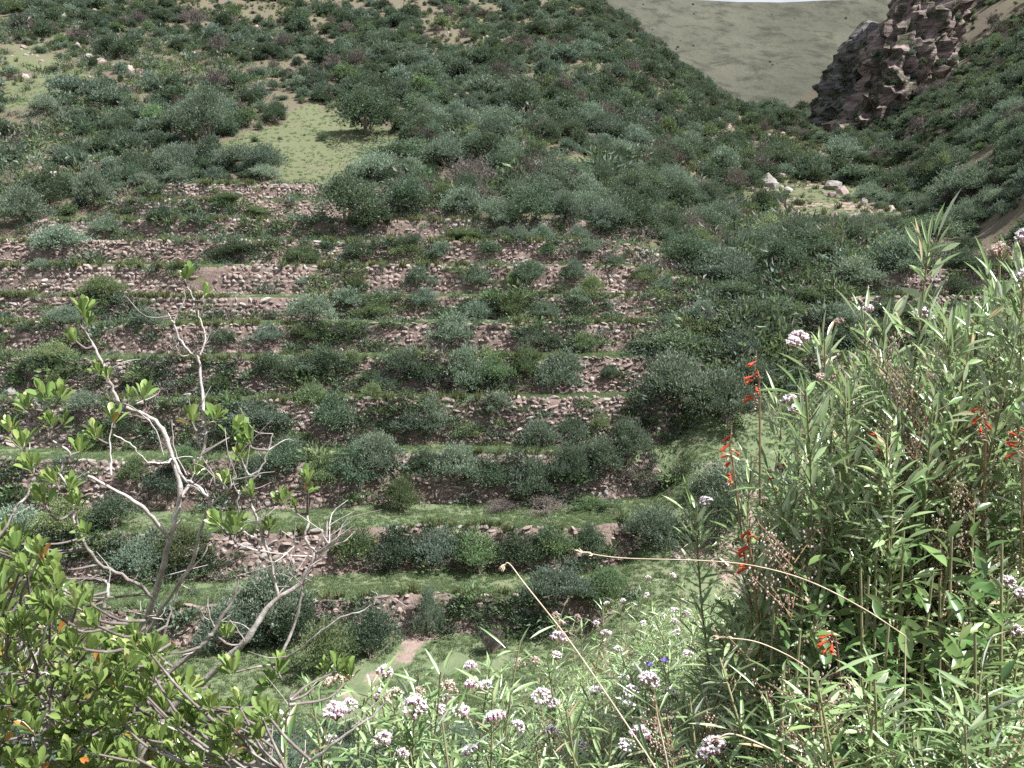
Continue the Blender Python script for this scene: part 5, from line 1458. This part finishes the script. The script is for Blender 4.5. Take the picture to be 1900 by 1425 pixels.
# ------------------------------------------------------------------ the tall bush on the right
TOPS = [(1310, 1150), (1370, 1060), (1420, 960), (1460, 850), (1490, 760), (1550, 670), (1640, 625), (1720, 640), (1780, 560), (1830, 485), (1900, 500), (1980, 450)]
def topline(u): return float(np.interp(u, [t[0] for t in TOPS], [t[1] for t in TOPS]))
BUSHH = [(1832, 452, 46, 'white', 2.15), (1893, 525, 50, 'white', 2.0), (1538, 642, 44, 'white', 2.2), (1518, 650, 36, 'white', 2.2), (1650, 583, 32, 'white', 2.4), (1742, 600, 46, 'white', 2.3), (1474, 702, 30, 'dark', 2.3), (1420, 750, 36, 'white', 2.25), (1478, 776, 32, 'white', 2.35),
         (1362, 932, 30, 'white', 2.5), (1437, 874, 26, 'white', 2.5), (1572, 1138, 54, 'dark', 1.9), (1890, 1140, 50, 'white', 1.7), (1895, 1205, 46, 'white', 1.7), (1588, 602, 24, 'dark', 2.3), (1850, 490, 32, 'dark', 2.15), (1888, 485, 50, 'seed', 2.2), (1880, 1090, 40, 'white', 1.75)]
BUSHH.sort()
for j, (u, v, hp, kd_, d) in enumerate(BUSHH):
    wl = [q for q in BUSHH if q[3] == kd_]; jj = [q[:2] for q in wl].index((u, v))
    nm_ = {'white': 'white-pink flower head', 'dark': 'small dark seed head', 'seed': 'rusty seed head'}[kd_]
    pos = '' if len(wl) == 1 else ', ' + ('leftmost' if jj == 0 else 'rightmost' if jj == len(wl) - 1 else ordinal(jj + 1) + ' from left')
    herb(u, v, d, hp, 'tall lance-leaved stem with a %s in the right bush%s' % (nm_, pos), kd_, pool=TV, group='tall flowering stems of the right bush', name='tall_flowering_herb', lean=np.array([r_.normal(.05, .08), r_.normal(.1, .1)]))
BT = []
while len(BT) < 300:
    u = r_.uniform(1340, 1990); tl = topline(u)
    v = tl + 25 + 640 * r_.random() ** 1.5
    if v > 1330: continue
    BT.append((u, v, r_.uniform(1.85, 3.0) if u > 1420 else r_.uniform(2.2, 3.3)))
P_, S_, I_, TL = [], [], [], []
for (u, v, d) in BT:
    top = at(u, v, d); bx, by = top[0] + r_.normal(.03, .1), top[1] + r_.normal(.12, .12)
    z0 = near_z(bx, by) - .03; h = max(.4, top[2] - z0)
    P_.append((bx, by, z0)); sc = min(1, .55 + .45 * h); S_.append((sc, sc, h)); TL.append((-(top[1] - by) / h, (top[0] - bx) / h)); I_.append(int(r_.choice([0, 1, 2, 3, 4, 5, 6, 7, 5, 6, 7, 8])))
TSPR = [sprig(120 + k, 170, .062, .0105, LANCE, 'lance', .15) for k in range(5)] + [sprig(130 + k, 230, .040, .0090, LANCE, 'lance', .15) for k in range(3)]
stuff('bush_stems', 'dense leafy stems of the tall right-hand bush', 'undergrowth', np.array(P_), r_.uniform(0, .5, len(P_)) * 0, np.array(S_), np.array(I_), TSPR + PAN, tilt=np.array(TL))
# seed stalks that stand out at the right edge
PS = [(1700, 640, 2.2), (1760, 600, 2.1), (1800, 560, 2.1), (1845, 600, 2.0), (1880, 580, 2.2), (1720, 720, 2.1), (1780, 700, 2.0), (1830, 690, 1.9), (1880, 700, 2.0), (1660, 760, 2.2), (1620, 740, 2.3), (1750, 800, 2.0), (1820, 790, 1.9), (1890, 800, 1.9), (1690, 850, 2.1), (1580, 800, 2.3), (1520, 840, 2.3), (1640, 900, 2.0), (1760, 900, 1.9), (1860, 900, 1.8), (1480, 880, 2.4)]
PS = PS[::2]; PS.sort()
for j, (u, v, d) in enumerate(PS):
    top = at(u, v, d); bx, by = top[0] + r_.normal(0, .08), top[1] + r_.normal(.1, .1); z0 = near_z(bx, by) - .02
    h = (top[2] - z0) / 1.1
    o = new_obj('seed_stalk', PAN[j % 4], loc=(bx, by, z0)); o.scale = (1.05, 1.05, h); o.rotation_euler = (-(top[1] - by) / h, (top[0] - bx) / h, 0)
    tag(o, 'wiry pinkish seed stalk in the right bush, %s' % ('leftmost' if j == 0 else 'rightmost' if j == len(PS) - 1 else ordinal(j + 1) + ' from left'), 'seed stalk', 'pinkish seed stalks of the right bush')

# broad-leaved plants in its shade
BLEAF = []
for t_ in (.15, .4, .6, .85):
    b = MB(); add_leaves(b, OVATE, np.array([[0, 1., 0]]), np.array([[0, 0, 1.]]), 1.0, .42, np.zeros((1, 3)), np.array([t_])); BLEAF.append(b.mesh('leaf', M['broad'], True))
b = MB(); tube(b, [(0, 0, 0), (.01, 0, .5), (0, 0, 1)], [.005, .004, .0025], 5); BSTEM = b.mesh('stem', [M['stem']], True)
BP = [(1500, 960, 2.0), (1530, 900, 2.1), (1570, 985, 1.9), (1440, 1060, 1.95), (1500, 1040, 1.85), (1560, 1060, 1.8), (1620, 1010, 1.85), (1690, 1000, 1.8), (1760, 990, 1.75), (1830, 1010, 1.7), (1640, 1090, 1.75), (1720, 1080, 1.7), (1800, 1090, 1.65), (1870, 1060, 1.7),
      (1470, 1150, 1.8), (1540, 1190, 1.7), (1620, 1180, 1.7), (1700, 1170, 1.65), (1780, 1180, 1.6), (1860, 1260, 1.55), (1480, 1260, 1.65), (1560, 1290, 1.6), (1650, 1270, 1.6), (1740, 1270, 1.55), (1820, 1340, 1.5), (1450, 1360, 1.55), (1530, 1370, 1.5), (1600, 1350, 1.5), (1690, 1360, 1.5), (1770, 1390, 1.5), (1880, 1380, 1.5), (1410, 1130, 2.0), (1540, 760, 2.2), (1600, 830, 2.15), (1680, 790, 2.1), (1740, 840, 2.0), (1800, 860, 1.95), (1870, 840, 1.9), (1580, 900, 2.05), (1660, 930, 1.95), (1460, 950, 2.15), (1720, 930, 1.9), (1810, 940, 1.8)]
BP.sort()
for j, (u, v, d) in enumerate(BP):
    top = at(u, v, d); bx, by = top[0] + r_.normal(0, .05), top[1] + abs(r_.normal(.06, .06)); z0 = near_z(bx, by) - .02; h = max(.3, top[2] - z0)
    root = new_obj('broad_leaved_plant', None, loc=(bx, by, z0))
    tag(root, 'dark broad-leaved plant low in the right bush, %s' % ('leftmost' if j == 0 else 'rightmost' if j == len(BP) - 1 else ordinal(j + 1) + ' from left'), 'leafy plant', 'broad-leaved plants of the right bush')
    ax, ay = (top[0] - bx), (top[1] - by)
    o = new_obj('stem', BSTEM, root); o.matrix_local = Matrix(((1, 0, ax, 0), (0, 1, ay, 0), (0, 0, h, 0), (0, 0, 0, 1)))
    nl = int(r_.integers(9, 14))
    for k in range(nl):
        t = 1 - .55 * (k / nl) * min(1, .55 / h) - .01; az = (k // 2) * 1.57 + (k % 2) * 3.14 + r_.normal(0, .3)
        el = r_.uniform(-.1, .7) + (.5 if k < 3 else 0)
        dr = np.array([[math.cos(az) * math.cos(el), math.sin(az) * math.cos(el), math.sin(el)]])
        Ln = r_.uniform(.045, .085) * (.6 if k < 2 else 1)
        fr = frames(dr, np.array([[0, 0, 1.]]) + .3 * r_.normal(size=(1, 3)), Ln, Ln)[0]
        m4 = Matrix.Identity(4)
        for a in range(3):
            for c in range(3): m4[a][c] = fr[a][c]
        m4[0][3], m4[1][3], m4[2][3] = ax * t, ay * t, h * t
        o = new_obj('leaf', BLEAF[int(r_.integers(4))], root); o.matrix_local = m4

# red flower spikes
b = MB()
tt = np.linspace(0, 1, 7)
tube(b, np.stack([tt * 0, tt, -.18 * tt ** 2], -1), [.045, .06, .075, .09, .105, .125, .16], 6, .35)
for k in range(5):
    a = k * 1.257; dd = np.array([[math.cos(a) * .55, 1, math.sin(a) * .55]])
    A, F_, T_ = place(LEAF2_V, LEAF2_F, frames(dd, np.array([[0, 0, 1.]]), .25, .13), np.array([[math.cos(a) * .1, 1, -.18 + math.sin(a) * .1]]), np.array([.8])); b.add(A, F_, T_)
TUBE_FL = b.mesh('tube_flower', [M['red']], True)
b = MB(); tube(b, [(0, 0, 0), (.0, .004, .06), (0, 0, .12)], [.6, .5, .3], 4); 
RF = [(1404, 650, 2.1, 95, 'standing free left of the bush tip'), (1358, 790, 2.1, 105, 'left of the bush, second from the left'), (1442, 846, 2.3, 60, 'beside a small white flower at the bush edge'), (1628, 795, 2.0, 80, 'in the middle of the right bush'), (1824, 745, 1.9, 60, 'near the right edge of the bush'),
      (1392, 960, 1.95, 110, 'lowest of those left of the bush'), (1490, 942, 2.1, 40, 'half hidden among dark broad leaves'), (1892, 790, 1.85, 60, 'at the right edge of the picture'), (1545, 1170, 1.7, 40, 'low in the shade of the bush')]
for j, (u, v, d, lpx, lb) in enumerate(RF):
    top = at(u, v, d); bx, by = top[0] + r_.normal(.10, .03), top[1] + .1; z0 = near_z(bx, by) - .02
    root = new_obj('red_flower_spike', None, loc=(bx, by, z0)); tag(root, 'red tubular flower spike ' + lb, 'flower spike', 'red flower spikes of the right bush')
    tl = top - np.array([bx, by, z0]); ln = lpx * d / FPX
    b = MB(); P = smooth_path([(0, 0, 0), tl * [.35, .35, .5], tl - [-.01, 0, ln], tl - [.002, 0, ln * .45], tl], 4)
    tube(b, P, np.linspace(.0032, .0012, len(P)), 5)
    n = 26; t = r_.random(n) ** .7 * 1.25; az = r_.uniform(0, 6.28, n)
    dd = np.stack([np.cos(az), np.sin(az), r_.uniform(-.4, .5, n)], -1)
    q = tl - np.stack([t * 0, t * 0, t * ln], -1)
    A, F_, T_ = place(LEAF2_V, LEAF2_F, frames(dd, np.tile([0, 0, 1.], (n, 1)), r_.uniform(.008, .018, n), .004), q, r_.random(n)); b.add(A, F_, T_, 1)
    new_obj('stem', b.mesh('stem', [M['redstem'], M['seedy']]), root)
    nf = max(4, int(lpx / 11))
    for k in range(nf):
        f_ = .18 + .85 * k / nf + r_.normal(0, .04)
        az = r_.choice([3.14, 2.6, 3.7, 4.4, 1.9, .3]) + r_.normal(0, .25)
        o = new_obj('tube_flower', TUBE_FL, root, loc=tl - np.array([0, 0, f_ * ln])); s_ = r_.uniform(.018, .026)
        o.scale = (s_,) * 3; o.rotation_euler = (r_.normal(-.15, .25), 0, az - 1.57)

# ------------------------------------------------------------------ single stalks and small flowers
def stalk(pts, label, rad=.0016, mat='straw'):
    P = np.array([at(*p) for p in pts]); Q = smooth_path(P, 6)
    b0 = Q[-1].copy()
    gz = near_z(b0[0], b0[1]) 
    Q = np.vstack([Q, smooth_path([Q[-1], (Q[-1] + [b0[0] + .05, b0[1] + .05, gz]) / 2, [b0[0] + .06, b0[1] + .06, gz - .02]], 4)[1:]])
    base_ = Q[-1]
    root = new_obj('grass_stalk', None, loc=base_); tag(root, label, 'grass stalk')
    b = MB(); tube(b, Q - base_, np.linspace(rad * .75, rad * 1.2, len(Q)), 5); new_obj('stem', b.mesh('stem', [M[mat]], True), root)
    b = MB(); n = 16; t = r_.random(n) * .9; q = Q[0] + (Q[3] - Q[0]) * t[:, None] * 1.0 - base_
    d = nrm((Q[0] - Q[3])[None] + r_.normal(0, .25 * np.linalg.norm(Q[0] - Q[3]), (n, 3)))
    A, F_, T_ = place(LEAF2_V, LEAF2_F, frames(d, nrm(r_.normal(size=(n, 3))), .012, .003), q, r_.random(n)); b.add(A, F_, T_)
    new_obj('seed_tip', b.mesh('seed_tip', [M[mat]]), root)
stalk([(935, 1050, 1.55), (945, 1046, 1.55), (975, 1085, 1.54), (1050, 1180, 1.5), (1120, 1280, 1.46), (1200, 1400, 1.42), (1225, 1440, 1.4)], 'dry straw grass stalk leaning up from the near flowery bank', .0013)
stalk([(1068, 1022, 1.6), (1150, 1035, 1.6), (1300, 1040, 1.58), (1400, 1050, 1.56), (1500, 1078, 1.55), (1600, 1128, 1.55), (1680, 1180, 1.6)], 'long dry grass stalk arching left out of the right bush', .0011)
stalk([(1215, 1295, 1.5), (1222, 1340, 1.5), (1235, 1400, 1.5), (1245, 1450, 1.5)], 'short upright straw stalk at the bottom edge', .0014)
stalk([(1330, 1182, 1.6), (1400, 1190, 1.6), (1460, 1215, 1.62), (1500, 1240, 1.65)], 'faint straw stalk lying low across the bush foot', .0012)
stalk([(1330, 1370, 1.5), (1360, 1362, 1.5), (1420, 1385, 1.5), (1480, 1420, 1.5), (1500, 1450, 1.5)], 'curved dry leaf stalk at the bottom of the right bush', .0016)
for j, (u, v, d, s_, lb) in enumerate([(1234, 1226, 2.0, .013, 'tiny violet flower above a white flower head on the bank'), (1205, 1234, 2.0, .011, 'tiny violet flower left of its twin on the bank')]):
    top = at(u, v, d); bx, by = top[0] + .02, top[1] + .03; z0 = near_z(bx, by) - .02
    root = new_obj('violet_flower', None, loc=(bx, by, z0)); tag(root, lb, 'flower', 'violet flowers')
    tl = top - np.array([bx, by, z0])
    b = MB(); tube(b, [(0, 0, 0), tl * .5 + [.01, 0, 0], tl], [.002, .0016, .001], 4); new_obj('stem', b.mesh('stem', [M['stem']], True), root)
    b = MB(); a = np.arange(6) * 1.047; d_ = np.stack([np.cos(a), np.sin(a) - .4, .4 + 0 * a], -1)
    A, F_, T_ = place(LEAF2_V, LEAF2_F, frames(d_, np.tile([0, -.5, 1.], (6, 1)), s_, s_ * .6), np.tile(tl, (6, 1)), r_.random(6)); b.add(A, F_, T_)
    new_obj('petals', b.mesh('petals', [M['violet']]), root)
